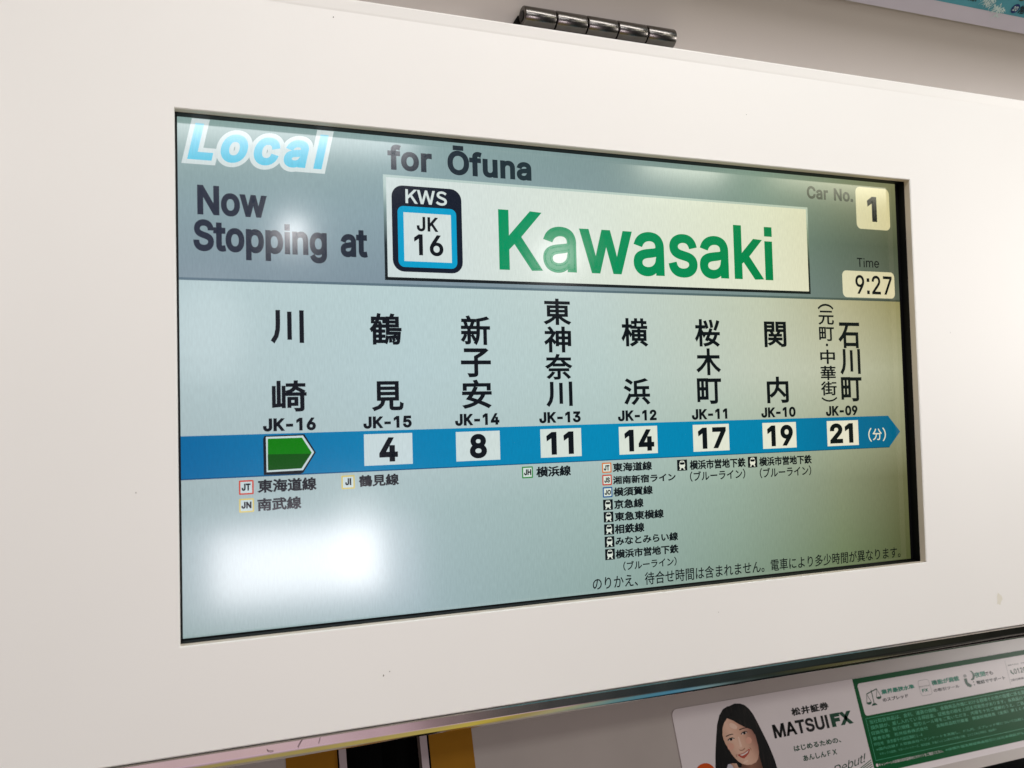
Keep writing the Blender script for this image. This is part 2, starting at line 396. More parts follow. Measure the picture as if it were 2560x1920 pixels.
'O':(533,["311 -7 267 -7 223 -7 184 4 150 25 116 46 90 76 70 115 50 154 40 201 40 254 40 308 50 354 70 393 90 432 116 462 150 484 184 505 223 516 267 516 311 516 350 505 384 484 418 462 444 432 464 393 483 354 493 308 493 254 493 201 483 154 464 115 444 76 418 46 384 25 350 4","236 53 267 53 297 53 325 61 349 76 374 91 394 114 408 144 423 174 430 211 430 254 430 298 423 335 408 365 394 395 374 417 349 433 325 448 297 456 267 456 236 456 209 448 184 433 159 417 140 394 125 364 111 334 103 297 103 254 103 211 111 174 125 144 140 114 159 92 184 76 209 61"]),
'S':(447,["263 -9 224 -9 187 -9 155 -3 128 9 100 21 79 38 64 60 49 82 40 107 38 137 60 137 82 137 104 137 106 117 112 101 123 88 134 75 149 65 166 59 184 52 203 49 224 49 247 49 268 53 286 60 304 68 319 78 329 92 340 105 346 121 346 139 346 155 341 169 332 179 323 189 311 198 296 205 281 211 264 217 245 222 224 228 204 234 184 239 142 251 109 268 86 289 63 311 52 339 52 372 52 401 60 426 75 448 90 469 111 486 138 498 164 510 194 516 227 516 261 516 290 510 316 498 342 486 362 469 377 449 392 428 400 404 401 378 380 378 358 378 337 378 335 403 323 423 302 437 281 451 256 459 225 459 203 459 184 455 167 448 151 441 138 431 129 418 120 406 115 391 115 376 115 358 120 344 131 334 142 323 154 314 169 308 184 302 199 297 212 293 230 289 247 284 264 279 279 275 295 270 312 264 328 257 344 248 359 238 373 227 385 214 395 198 404 181 408 162 408 139 408 111 401 86 386 64 372 41 351 24 323 11 296 -2"]),
'T':(449,["85 452 32 452 32 471 32 490 32 509 160 509 288 509 417 509 417 490 417 471 417 452 363 452 310 452 257 452 257 301 257 151 257 0 235 0 214 0 193 0 193 151 193 301 193 452 139 452"]),
'U':(517,["299 -8 259 -8 219 -8 184 0 154 15 124 31 101 53 85 80 68 107 60 138 60 173 60 285 60 397 60 509 81 509 103 509 124 509 124 399 124 288 124 178 124 154 130 132 141 113 152 94 167 79 187 68 207 57 231 52 259 52 287 52 311 57 331 68 351 79 366 94 377 113 387 132 393 154 393 178 393 288 393 399 393 509 414 509 436 509 457 509 457 397 457 285 457 173 457 138 449 107 433 80 416 53 393 31 363 15 334 0"]),
'W':(686,["180 0 155 0 109 170 63 339 16 509 38 509 60 509 82 509 109 404 136 300 163 196 168 179 172 163 175 145 179 128 183 111 187 94 190 76 194 58 197 40 194 40 192 40 189 40 193 58 196 76 200 94 203 111 207 128 211 145 215 163 220 179 224 196 251 300 279 404 306 509 331 509 355 509 380 509 407 404 434 300 462 196 466 179 470 163 474 145 478 128 482 111 486 94 490 76 494 58 497 40 494 40 491 40 488 40 492 58 495 76 499 94 502 111 506 128 510 145 515 163 519 179 523 196 550 300 576 404 603 509 625 509 647 509 670 509 623 339 577 170 530 0 505 0 480 0 455 0 426 108 397 215 368 323 362 344 357 367 351 391 346 416 341 444 336 475 341 475 345 475 350 475 345 445 340 419 335 395 330 371 324 347 318 323 289 215 260 108 230 0 205 0"]),
'X':(474,["43 0 18 0 84 95 151 190 217 284 217 268 217 252 217 236 155 327 92 418 29 509 54 509 79 509 104 509 129 473 153 437 178 400 188 385 197 372 204 361 211 350 217 340 223 329 229 318 236 306 243 292 240 292 236 292 232 292 239 306 246 318 252 329 258 339 264 350 272 361 279 372 288 385 298 400 323 437 348 473 374 509 398 509 422 509 446 509 384 419 321 329 259 239 259 255 259 271 259 287 324 191 390 96 456 0 431 0 406 0 382 0 352 43 322 86 292 129 283 143 275 155 268 165 262 175 256 185 250 195 244 206 238 217 230 231 235 231 240 231 244 231 238 218 231 207 225 196 219 186 213 176 206 166 199 155 191 143 182 129 152 86 122 43 91 0 67 0"]),
'a':(389,["182 -9 160 -9 136 -9 114 -4 94 5 75 14 59 27 48 45 36 62 30 83 30 108 30 130 35 147 43 161 52 175 63 185 78 193 92 201 108 207 125 211 143 215 160 218 178 220 201 223 219 225 234 227 248 228 258 231 265 235 272 239 276 245 276 255 276 255 276 256 276 257 276 272 273 286 267 297 261 308 252 316 240 322 228 328 213 331 196 331 178 331 162 328 149 322 136 317 126 309 118 301 110 292 104 283 100 274 80 280 61 285 41 291 50 314 62 332 79 346 95 360 113 369 133 375 153 381 173 384 194 384 208 384 223 383 239 379 255 376 271 370 286 360 301 351 313 338 322 320 332 303 337 280 337 251 337 168 337 84 337 0 317 0 297 0 277 0 277 17 277 35 277 52 275 52 274 52 272 52 268 43 261 34 252 25 243 15 230 7 215 1 200 -5","155 45 170 45 193 45 212 50 228 59 243 68 255 79 263 93 271 107 276 122 276 138 276 155 276 173 276 190 273 187 268 184 259 182 251 180 242 178 231 176 221 174 210 172 200 171 190 170 182 169 175 168 161 166 147 163 134 159 121 154 111 148 103 139 96 131 92 119 92 105 92 92 95 81 102 72 109 63 118 57 130 52 142 48"]),
'b':(424,["261 -8 229 -8 206 -8 187 -4 172 4 158 12 146 21 138 31 129 42 123 51 118 59 116 59 114 59 112 59 112 39 112 20 112 0 92 0 72 0 53 0 53 170 53 339 53 509 73 509 93 509 114 509 114 446 114 382 114 319 115 319 117 319 118 319 123 327 129 336 137 346 145 356 157 365 171 373 186 381 205 384 229 384 261 384 289 376 313 361 337 345 356 322 370 293 383 263 390 229 390 189 390 149 383 114 370 84 356 55 337 32 313 16 289 0","197 47 220 47 244 47 263 53 279 66 295 78 308 95 316 117 324 138 328 162 328 189 328 216 324 240 316 261 308 282 296 299 280 311 264 324 244 330 220 330 197 330 177 324 161 312 145 300 133 284 125 263 117 242 113 217 113 189 113 161 117 136 125 115 133 94 146 77 162 65 178 53"]),
'c':(396,["226 -8 207 -8 173 -8 143 0 117 16 91 33 71 56 56 85 41 114 34 149 34 187 34 227 41 262 56 291 71 321 91 343 117 360 143 376 173 384 207 384 226 384 243 382 260 377 276 372 292 365 305 356 319 347 330 335 340 322 350 309 357 294 362 277 342 272 322 267 303 262 300 272 296 281 290 289 285 297 278 305 270 311 262 317 253 322 242 325 232 328 220 330 207 330 182 330 161 323 145 310 129 297 116 280 108 258 100 237 96 213 96 187 96 162 100 139 108 117 116 96 129 79 145 66 161 53 182 46 207 46 220 46 232 48 243 52 253 55 263 60 271 66 279 72 286 80 292 89 297 97 301 107 304 117 324 112 343 107 363 102 358 85 351 70 341 56 332 43 320 31 306 21 293 12 277 4 261 -1 244 -6"]),
'e':(415,["319 183 319 183 319 183 318 208 318 208 318 208 314 232 314 232 314 232 306 255 306 255 306 255 295 275 295 275 295 275 282 294 282 294 282 294 267 308 267 308 267 308 249 320 249 320 249 320 231 327 231 327 231 327 211 330 211 330 211 330 192 329 192 329 192 329 173 323 173 323 173 323 155 313 155 313 155 313 139 300 139 300 139 300 125 283 125 283 125 283 113 263 113 263 113 263 104 241 104 241 104 241 98 218 98 218 98 218 96 193 96 193 96 193 97 168 97 168 97 168 101 144 101 144 101 144 109 121 109 121 109 121 120 101 120 101 120 101 133 82 133 82 133 82 148 68 148 68 148 68 166 56 166 56 166 56 184 49 184 49 184 49 204 46 204 46 204 46 223 47 223 47 223 47 242 53 242 53 242 53 260 63 260 63 260 63 276 76 276 76 276 76 290 93 290 93 290 93 295 101 295 101 295 101 344 67 344 67 344 67 336 57 336 57 336 57 314 34 314 34 314 34 289 15 289 15 289 15 261 2 261 2 261 2 232 -6 232 -6 232 -6 201 -8 201 -8 201 -8 171 -4 171 -4 171 -4 143 6 143 6 143 6 116 22 116 22 116 22 91 42 91 42 91 42 71 67 71 67 71 67 54 96 54 96 54 96 42 127 42 127 42 127 36 161 36 161 36 161 34 195 34 195 34 195 38 229 38 229 38 229 47 261 47 261 47 261 60 292 60 292 60 292 79 319 79 319 79 319 101 342 101 342 101 342 126 361 126 361 126 361 154 374 154 374 154 374 183 382 183 382 183 382 214 384 214 384 214 384 244 380 244 380 244 380 272 370 272 370 272 370 299 354 299 354 299 354 324 334 324 334 324 334 344 309 344 309 344 309 361 280 361 280 361 280 373 249 373 249 373 249 379 215 379 215 379 215 381 181 381 181 381 181","54.0 166.0 54.0 166.0 54.0 166.0 54.0 216.0 54.0 216.0 54.0 216.0 378.0 216.0 378.0 216.0 378.0 216.0 378.0 166.0 378.0 166.0 378.0 166.0"]),
'f':(254,["154 379 228 379 228 362 228 344 228 327 154 327 80 327 6 327 6 344 6 362 6 379 80 379","101 0 81 0 81 144 81 288 81 432 81 453 86 471 96 486 106 500 119 511 135 519 152 526 169 530 187 530 201 530 213 529 222 527 232 525 238 523 243 521 238 503 233 486 227 468 224 470 220 471 215 472 210 473 203 474 195 474 176 474 163 469 154 460 146 451 142 437 142 419 142 279 142 140 142 0 121 0"]),
'g':(425,["238 -151 207 -151 179 -151 155 -147 134 -140 113 -132 96 -123 82 -110 69 -98 58 -84 51 -69 67 -60 84 -50 101 -41 107 -49 113 -57 122 -66 130 -75 141 -82 154 -88 168 -94 186 -97 207 -97 238 -97 263 -90 282 -75 302 -60 311 -37 311 -6 311 19 311 44 311 68 310 68 308 68 306 68 301 60 295 51 287 41 278 32 267 23 252 16 238 8 219 5 195 5 164 5 137 12 113 27 88 41 69 62 55 90 41 118 34 152 34 191 34 230 41 264 55 293 69 322 88 345 112 361 137 376 165 384 196 384 220 384 239 381 253 373 268 365 280 356 288 346 297 336 303 327 308 319 309 319 311 319 313 319 313 339 313 359 313 379 333 379 353 379 372 379 372 250 372 121 372 -9 372 -42 365 -69 350 -90 335 -111 316 -126 291 -136 266 -146","181 59 205 59 228 59 248 64 264 75 280 86 292 101 300 121 308 141 312 165 312 193 312 220 308 243 300 264 292 284 280 301 264 312 248 324 228 330 205 330 181 330 161 324 145 312 129 299 117 283 109 262 100 242 96 219 96 193 96 166 100 143 109 123 117 103 129 87 145 76 162 65"]),
'i':(167,["53 0 53 0 53 0 53 362 53 362 53 362 114 362 114 362 114 362 114 0 114 0 114 0","53 447 53 447 53 447 53 509 53 509 53 509 114 509 114 509 114 509 114 447 114 447 114 447"]),
'k':(381,["132 158 110 137 110 162 110 187 110 212 113 212 117 212 121 212 175 268 230 323 284 379 310 379 335 379 360 379 301 319 243 259 184 199 182 199 179 199 177 199 155 178","73 0 53 0 53 170 53 339 53 509 73 509 93 509 114 509 114 339 114 170 114 0 93 0","320 0 294 0 245 62 197 124 148 186 162 200 177 214 191 229 252 152 312 76 372 0 346 0"]),
'l':(170,["50 0 50 0 50 0 50 509 50 509 50 509 120 509 120 509 120 509 120 0 120 0 120 0"]),
'm':(610,["73 0 53 0 53 126 53 253 53 379 72 379 92 379 112 379 112 351 112 323 112 295 111 295 109 295 108 295 113 316 121 332 132 346 144 359 157 369 172 376 187 383 203 386 219 386 247 386 270 378 287 361 305 344 316 322 321 295 318 295 315 295 312 295 317 313 325 329 337 343 349 357 364 367 381 375 398 382 416 386 437 386 459 386 479 381 497 372 515 362 530 348 541 328 551 309 557 285 557 255 557 170 557 85 557 0 536 0 516 0 496 0 496 85 496 169 496 254 496 281 488 301 473 313 457 325 439 330 419 330 402 330 387 327 374 320 362 313 352 303 345 290 339 278 335 263 335 247 335 165 335 82 335 0 315 0 295 0 274 0 274 87 274 173 274 260 274 281 267 298 253 311 239 324 221 330 199 330 185 330 171 327 158 320 144 313 134 303 126 289 118 276 114 258 114 238 114 159 114 79 114 0 93 0"]),
'n':(410,["114 249 114 227 114 151 114 76 114 0 93 0 73 0 53 0 53 126 53 253 53 379 72 379 92 379 112 379 112 349 112 318 112 287 109 287 106 287 102 287 114 322 131 347 152 362 174 377 199 384 227 384 253 384 276 379 295 369 314 358 330 342 341 321 352 299 357 273 357 240 357 160 357 80 357 0 337 0 316 0 296 0 296 78 296 157 296 235 296 265 288 288 273 304 258 321 237 329 210 329 192 329 175 325 161 317 146 309 135 298 126 283 118 267"]),
'o':(415,["242 -8 207 -8 173 -8 143 0 117 16 91 33 71 56 56 85 41 114 34 149 34 187 34 227 41 262 56 291 71 321 91 343 117 360 143 376 173 384 207 384 242 384 273 376 299 360 325 343 345 321 359 291 374 262 381 227 381 187 381 149 374 114 359 85 345 56 325 33 299 16 273 0","182 46 207 46 233 46 254 53 270 66 287 79 299 96 307 117 315 139 319 162 319 187 319 213 315 236 307 258 299 280 287 297 270 310 254 323 233 330 207 330 182 330 161 323 145 310 129 297 116 280 108 258 100 237 96 213 96 187 96 162 100 139 108 117 116 96 129 79 145 66 161 53"]),
'p':(424,["73 -143 53 -143 53 31 53 205 53 379 72 379 92 379 112 379 112 359 112 339 112 319 114 319 116 319 118 319 123 327 129 336 137 346 145 356 157 365 171 373 186 381 205 384 229 384 261 384 289 376 313 361 337 345 356 322 370 293 383 263 390 229 390 189 390 149 383 114 370 84 356 55 337 32 313 16 289 0 261 -8 229 -8 206 -8 187 -4 173 4 158 12 146 21 138 31 130 42 123 51 118 59 117 59 115 59 114 59 114 -8 114 -76 114 -143 93 -143","197 47 220 47 244 47 263 53 279 66 295 78 308 95 316 117 324 138 328 162 328 189 328 216 324 240 316 261 308 282 296 299 280 311 264 324 244 330 220 330 197 330 177 324 161 312 145 300 133 284 125 263 117 242 113 217 113 189 113 161 117 136 125 115 133 94 146 77 162 65 178 53"]),
'r':(259,["73 0 53 0 53 126 53 253 53 379 72 379 92 379 112 379 112 360 112 340 112 321 113 321 114 321 115 321 122 340 135 355 152 367 170 379 190 385 213 385 218 385 223 385 229 384 235 384 240 384 243 384 243 363 243 343 243 322 242 323 237 323 230 324 223 325 215 326 207 326 189 326 173 322 159 315 145 307 134 297 126 284 118 270 114 255 114 237 114 158 114 79 114 0 93 0"]),
's':(365,["211 -8 182 -8 156 -8 133 -4 112 3 92 11 75 23 62 38 49 53 40 72 36 94 55 98 74 102 94 107 99 86 109 70 124 60 139 50 158 45 181 45 208 45 229 51 244 62 260 74 268 87 268 103 268 116 263 127 254 136 245 144 231 151 212 155 191 160 170 165 149 170 115 178 89 191 72 208 55 225 47 247 47 274 47 296 53 315 65 332 77 348 94 361 115 370 136 380 160 384 187 384 213 384 235 380 254 372 272 365 287 353 299 339 310 325 319 309 324 290 305 286 287 281 268 277 263 292 255 304 243 316 230 327 212 333 187 333 165 333 146 327 131 317 116 306 109 293 109 277 109 263 114 252 124 243 134 235 150 228 172 223 191 218 210 214 229 209 264 201 290 188 306 171 323 154 331 133 331 107 331 84 325 64 312 47 300 30 282 16 260 6 237 -3"]),
't':(227,["138 379 204 379 204 362 204 344 204 327 138 327 72 327 6 327 6 344 6 362 6 379 72 379","65 345 65 471 85 471 106 471 126 471 126 347 126 222 126 98 126 81 129 69 136 61 143 54 154 50 170 50 174 50 179 50 185 51 191 52 197 53 202 54 206 36 209 19 213 2 207 0 200 -2 192 -3 184 -4 176 -4 168 -4 136 -4 110 4 92 21 74 38 65 62 65 93 65 219"]),
'u':(410,["211 -5 182 -5 157 -5 134 0 115 11 95 21 80 37 69 59 58 80 53 107 53 139 53 219 53 299 53 379 73 379 93 379 114 379 114 301 114 222 114 144 114 114 121 91 137 75 152 58 173 50 200 50 218 50 235 54 249 62 264 70 275 81 283 97 292 112 296 131 296 153 296 228 296 304 296 379 316 379 337 379 357 379 357 253 357 126 357 0 337 0 318 0 298 0 298 31 298 61 298 92 301 92 304 92 307 92 295 57 279 32 257 17 235 2"]),
'w':(567,["158 0 138 0 99 126 61 253 23 379 44 379 66 379 87 379 103 324 118 269 133 214 140 191 147 165 154 137 161 108 168 76 175 41 172 41 168 41 165 41 172 75 179 106 186 135 193 163 199 190 206 214 221 269 237 324 252 379 273 379 295 379 316 379 332 324 347 269 362 214 368 190 375 164 382 136 388 107 395 76 402 41 399 41 395 41 391 41 399 75 406 107 413 135 420 164 427 190 434 214 449 269 465 324 480 379 502 379 523 379 545 379 506 253 468 126 429 0 409 0 389 0 368 0 352 57 335 114 319 172 314 189 309 207 305 225 300 243 295 261 291 280 286 299 281 318 277 338 281 338 286 338 291 338 286 319 281 299 277 280 272 261 267 243 263 225 258 206 253 189 248 172 231 114 215 57 199 0 178 0"]),
'Ō':(533,["311 -7 267 -7 223 -7 184 4 150 25 116 46 90 76 70 115 50 154 40 201 40 254 40 308 50 354 70 393 90 432 116 462 150 484 184 505 223 516 267 516 311 516 350 505 384 484 418 462 444 432 464 393 483 354 493 308 493 254 493 201 483 154 464 115 444 76 418 46 384 25 350 4","236 53 267 53 297 53 325 61 349 76 374 91 394 114 408 144 423 174 430 211 430 254 430 298 423 335 408 365 394 395 374 417 349 433 325 448 297 456 267 456 236 456 209 448 184 433 159 417 140 394 125 364 111 334 103 297 103 254 103 211 111 174 125 144 140 114 159 92 184 76 209 61","299 636 362 636 362 620 362 603 362 587 299 587 235 587 172 587 172 603 172 620 172 636 235 636"])}



def rectangle(x0, z0, x1, z1):
    P = ((x0, z0), (x0, z1), (x1, z1), (x1, z0))
    return ' '.join('%g %g %g %g %g %g' % (p + p + p) for p in P)


def glyph_polys(ch, res=5):
    adv, sp = GLYPHS[ch]
    out = []
    for s in sp:
        q = [float(v) for v in s.split()]
        P = [q[i:i + 6] for i in range(0, len(q), 6)]
        poly = []
        for i in range(len(P)):
            a, b = P[i], P[(i + 1) % len(P)]
            p0, p1, p2, p3 = (a[2], a[3]), (a[4], a[5]), (b[0], b[1]), (b[2], b[3])
            chord = math.hypot(p3[0] - p0[0], p3[1] - p0[1])
            d = sum(abs((p3[0] - p0[0]) * (p0[1] - h[1]) - (p0[0] - h[0]) * (p3[1] - p0[1])) for h in (p1, p2)) / max(chord, 1)
            n = 1 if d < 1.5 else res
            for k in range(n):
                t = k / n
                w = ((1 - t) ** 3, 3 * t * (1 - t) ** 2, 3 * t * t * (1 - t), t ** 3)
                c = (sum(w[j] * (p0, p1, p2, p3)[j][0] for j in range(4)), sum(w[j] * (p0, p1, p2, p3)[j][1] for j in range(4)))
                if not poly or math.hypot(c[0] - poly[-1][0], c[1] - poly[-1][1]) > .8:
                    poly.append(c)
        if math.hypot(poly[0][0] - poly[-1][0], poly[0][1] - poly[-1][1]) < .8:
            poly.pop()
        out.append(poly)
    return adv, out


def area2(p):
    return sum(p[i][0] * p[(i + 1) % len(p)][1] - p[(i + 1) % len(p)][0] * p[i][1] for i in range(len(p)))


def inside(pt, poly):
    c = False
    for i in range(len(poly)):
        (x1, y1), (x2, y2) = poly[i], poly[i - 1]
        if (y1 > pt[1]) != (y2 > pt[1]) and pt[0] < (x2 - x1) * (pt[1] - y1) / (y2 - y1) + x1:
            c = not c
    return c


def latin(text, weight=0, track=0, shear=0, space=250):
    """(verts2d, faces): filled letters, made heavier by a rim of `weight`/1000 em round every outline"""
    V, F, x = [], [], 0
    for ch in text:
        if ch == ' ':
            x += space + track
            continue
        adv, polys = glyph_polys(ch)
        sgn = 1 if area2(max(polys, key=lambda p: abs(area2(p)))) > 0 else -1
        outer = [p for p in polys if area2(p) * sgn > 0]
        holes = [p for p in polys if area2(p) * sgn <= 0]
        for op in outer:
            hs = [h for h in holes if inside(h[0], op)]
            loops = [[Vector((a + x, b, 0)) for a, b in p] for p in [op] + hs]
            b = len(V)
            flat = [v for l in loops for v in l]
            V += [(v.x, v.y) for v in flat]
            for t in tessellate_polygon(loops):
                A, B, C = (flat[i] for i in t)
                cr = (B - A).cross(C - A).z
                if abs(cr) > 1e-9:
                    F.append(tuple(i + b for i in (t if cr > 0 else (t[0], t[2], t[1]))))
        if weight:
            for p in polys:
                q = p if sgn > 0 else p[::-1]
                n = len(q)
                b = len(V)
                off = []
                for i in range(n):
                    a0, a1, a2 = q[i - 1], q[i], q[(i + 1) % n]
                    e1 = Vector((a1[0] - a0[0], a1[1] - a0[1])).normalized()
                    e2 = Vector((a2[0] - a1[0], a2[1] - a1[1])).normalized()
                    n1, n2 = Vector((e1.y, -e1.x)), Vector((e2.y, -e2.x))
                    m = (n1 + n2)
                    m = m.normalized() if m.length > 1e-6 else n1
                    k = min(1 / max(m.dot(n1), .35), 1.6)
                    off.append((a1[0] + m.x * weight * k, a1[1] + m.y * weight * k))
                ins = [(q[i][0] - (off[i][0] - q[i][0]) * 9 / weight, q[i][1] - (off[i][1] - q[i][1]) * 9 / weight) for i in range(n)] if weight > 0 else q
                V += [(a + x, c) for a, c in ins] + [(a + x, c) for a, c in off]
                for i in range(n):
                    j = (i + 1) % n
                    F.append((b + i, b + n + i, b + n + j, b + j))
        x += adv + track
    if shear:
        V = [(a + shear * c, c) for a, c in V]
    return V, F


def kanji(text, weight=0.0, track=1.0):
    """Japanese lettering from Blender's own built-in font, thickened by a bevel rim and flattened"""
    c = bpy.data.curves.new('lettering', 'FONT')
    c.body = text
    c.resolution_u = 3
    c.space_character = track
    c.fill_mode = 'FRONT'
    if weight:
        c.bevel_depth = weight / 1000
        c.bevel_resolution = 0
    o = bpy.data.objects.new('lettering', c)
    COL.objects.link(o)
    dg = bpy.context.evaluated_depsgraph_get()
    dg.update()
    me = bpy.data.meshes.new_from_object(o.evaluated_get(dg))
    V = [(v.co.x, v.co.y) for v in me.vertices]
    F = []
    for p in me.polygons:
        f = list(p.vertices)
        a = area2([V[i] for i in f])
        if abs(a) > 1e-12:
            F.append(tuple(f if a > 0 else f[::-1]))
    bpy.data.meshes.remove(me)
    bpy.data.objects.remove(o)
    bpy.data.curves.remove(c)
    return V, F


def fit(mb, geo, box, y, mat, rot90=False):
    """lettering scaled into the box (x0, z0, x1, z1) in metres, on the plane y, facing -y"""
    V, F = geo
    if rot90:
        V = [(b, -a) for a, b in V]
    x0, x1 = min(v[0] for v in V), max(v[0] for v in V)
    z0, z1 = min(v[1] for v in V), max(v[1] for v in V)
    sx_, sz_ = (box[2] - box[0]) / (x1 - x0), (box[3] - box[1]) / (z1 - z0)
    mb.add([(box[0] + (a - x0) * sx_, y, box[1] + (b - z0) * sz_) for a, b in V], F, mat)


# ------------------------------------------------------------------ measured layout (mm on the screen / on the door)
SCREEN_MM={
'Local':[-188.06,88.01,-130.59,103.45],
'Now':[-184.37,65.5,-156.88,77.91],
'Stopping':[-186.06,47.36,-114.63,63.72],
'for':[-104.99,90.44,-36.13,104.12],
'board_q':[[-107.01,88.09],[125.11,88.25],[123.96,41.18],[-107.32,41.17]],
'badge_black':[-103.56,45.19,-71.14,83.84],
'badge_blue':[-101.01,47.28,-73.77,74.63],
'badge_white':[-98.34,49.95,-76.33,71.86],
'KWS':[-97.26,75.88,-77.99,82.42],
'JK':[-92.34,63.63,-82.37,70.26],
'16':[-93.75,52.71,-80.22,62.28],
'Kawasaki':[-53.39,47.36,100.48,76.02],
'Car':[124.62,93.1,156.1,100.15],
'carbox':[158.0,78.62,181.91,102.16],
'one':[165.86,83.01,172.63,97.13],
'Time':[157.07,57.15,172.73,62.24],
'timebox':[146.41,40.17,183.2,54.93],
'clock':[155.34,42.25,181.34,52.74],
'hdr':[[-192.02,39.17],[-66.24,38.03],[186.24,38.78]],
'川':[-156.19,12.79,-142.51,27.05],
'崎':[-156.05,-15.87,-141.83,-2.69],
'JK-16':[-159.81,-23.91,-138.2,-18.47],
'鶴':[-114.54,12.62,-100.26,26.53],
'見':[-114.2,-16.46,-99.96,-3.39],
'JK-15':[-118.0,-24.0,-96.57,-18.71],
'新':[-73.02,12.55,-58.76,26.24],
'子':[-73.16,-2.0,-58.76,11.29],
'安':[-73.08,-16.31,-58.74,-3.08],
'JK-14':[-76.54,-23.95,-55.32,-18.55],
'東':[-31.99,22.44,-17.51,35.02],
'神':[-31.96,9.38,-17.92,21.81],
'奈':[-31.87,-3.49,-17.61,8.7],
'川2':[-31.66,-16.38,-18.02,-4.44],
'JK-13':[-35.48,-23.88,-14.09,-18.68],
'横':[9.1,12.31,24.03,26.39],
'浜':[9.38,-16.39,24.13,-3.15],
'JK-12':[5.88,-24.07,27.35,-18.75],
'桜':[50.99,12.45,65.95,26.55],
'木':[51.1,-2.03,65.96,11.68],
'町':[51.2,-16.64,65.68,-3.5],
'JK-11':[47.63,-24.43,68.75,-19.06],
'関':[93.4,12.4,107.5,26.0],
'内':[93.77,-16.99,107.65,-3.06],
'JK-10':[89.72,-24.44,111.62,-19.05],
'石':[142.06,12.12,156.78,26.24],
'川3':[142.51,-2.39,156.58,11.73],
'町2':[142.56,-17.05,156.83,-3.64],
'︵':[128.86,33.03,139.48,36.22],
'元':[128.99,24.7,139.53,32.42],
'町3':[129.11,15.94,139.25,23.58],
'・':[133.25,13.21,135.03,14.47],
'中':[129.27,3.51,139.26,11.29],
'華':[129.08,-5.22,139.37,2.54],
'街':[128.9,-13.5,139.58,-5.82],
'︶':[129.04,-16.92,139.7,-14.3],
'JK-09':[131.61,-24.63,153.2,-19.15],
'n4':[-111.33,-38.6,-103.06,-27.94],
'n8':[-69.91,-38.89,-61.75,-27.8],
'n11':[-32.21,-38.76,-18.16,-28.09],
'n14':[9.04,-38.87,25.49,-28.3],
'n17':[50.78,-39.18,67.44,-28.49],
'n19':[92.91,-39.47,109.3,-28.48],
'n21':[133.75,-39.44,149.51,-28.67],
'(分)':[160.04,-39.43,172.24,-31.85],
't東海道線':[-162.4,-49.21,-138.28,-43.62],
't南武線':[-162.51,-56.67,-144.65,-51.33],
't鶴見線':[-120.48,-49.01,-102.77,-43.86],
't横浜線':[-37.79,-49.01,-19.86,-44.02],
'u東海道線':[2.1,-48.46,23.95,-44.0],
'u湘南新宿ライン':[2.01,-54.42,37.08,-50.34],
'u横須賀線':[2.17,-60.26,23.94,-55.83],
'u京急線':[2.24,-66.22,18.58,-61.71],
'u東急東横線':[2.25,-72.16,29.72,-67.71],
'u相鉄線':[2.24,-78.22,18.63,-73.53],
'uみなとみらい線':[2.46,-83.76,37.42,-79.52],
'u横浜市営地下鉄':[2.3,-90.04,37.42,-85.61],
'u(ブルーライン)':[6.28,-96.12,36.02,-91.68],
'v横浜市営地下鉄':[45.34,-49.48,78.88,-44.54],
'v(ブルーライン)':[45.3,-55.32,78.43,-50.21],
'w横浜市営地下鉄':[87.25,-49.61,120.97,-44.75],
'w(ブルーライン)':[87.39,-55.77,120.35,-50.43],
'notice':[-10.3,-102.64,179.25,-99.37],
'bJT':[-168.61,-47.94,-165.11,-44.98],
'bJN':[-168.82,-55.24,-164.83,-52.45],
'bJI':[-126.28,-47.92,-123.71,-44.94],
'bJH':[-43.84,-47.75,-40.29,-44.97],
'cJT':[-2.58,-47.51,0.42,-44.93],
'cJS':[-2.51,-53.33,0.44,-50.76],
'cJO':[-2.57,-59.14,0.84,-56.79],
'box4':[-117.91,-39.99,-96.47,-26.36],
'box8':[-76.41,-39.89,-55.35,-26.64],
'box11':[-35.2,-39.98,-14.11,-26.63],
'box14':[6.07,-40.22,27.39,-26.73],
'box17':[47.88,-40.45,69.39,-26.94],
'box19':[90.06,-40.61,111.49,-27.15],
'box21':[131.84,-40.81,153.15,-27.28],
'qJT':[-169.69,-49.5,-163.86,-43.63],
'qJN':[-169.7,-56.8,-163.8,-51.11],
'qJI':[-127.91,-49.5,-122.19,-43.68],
'qJH':[-44.87,-49.09,-39.37,-43.68],
'rJT':[-3.58,-48.59,1.52,-43.67],
'rJS':[-3.59,-54.54,1.52,-49.47],
'rJO':[-3.54,-60.38,1.66,-55.39],
'i1':[-3.54,-66.41,1.65,-61.36],
'i2':[-3.42,-72.25,1.75,-67.26],
'i3':[-3.39,-78.19,1.94,-73.13],
'i4':[-3.29,-84.2,1.92,-79.03],
'i5':[-3.27,-90.17,1.96,-84.98],
'i17':[38.12,-49.55,43.92,-44.08],
'i19':[80.3,-49.88,86.04,-44.33],
'band':[[-192.5,-24.68],[-91.04,-24.8],[40.61,-25.28],[174.49,-25.49],[182.75,-34.42],[174.62,-42.84],[39.95,-42.39],[-91.43,-41.94],[-192.68,-41.91]],
'arrow_white':[[-158.73,-26.09],[-143.66,-26.0],[-139.15,-33.24],[-143.9,-40.58],[-158.66,-40.75]],
'arrow_green':[[-158.01,-26.87],[-144.08,-26.87],[-140.14,-33.38],[-144.47,-39.79],[-158.09,-40.02]],
'arrow_black':[[-159.28,-25.66],[-143.08,-25.43],[-138.45,-33.27],[-143.75,-41.58],[-144.79,-42.12],[-159.79,-41.85],[-159.86,-26.8]],
'arrow_mid':[[-158.11,-33.36],[-140.5,-33.78]]}

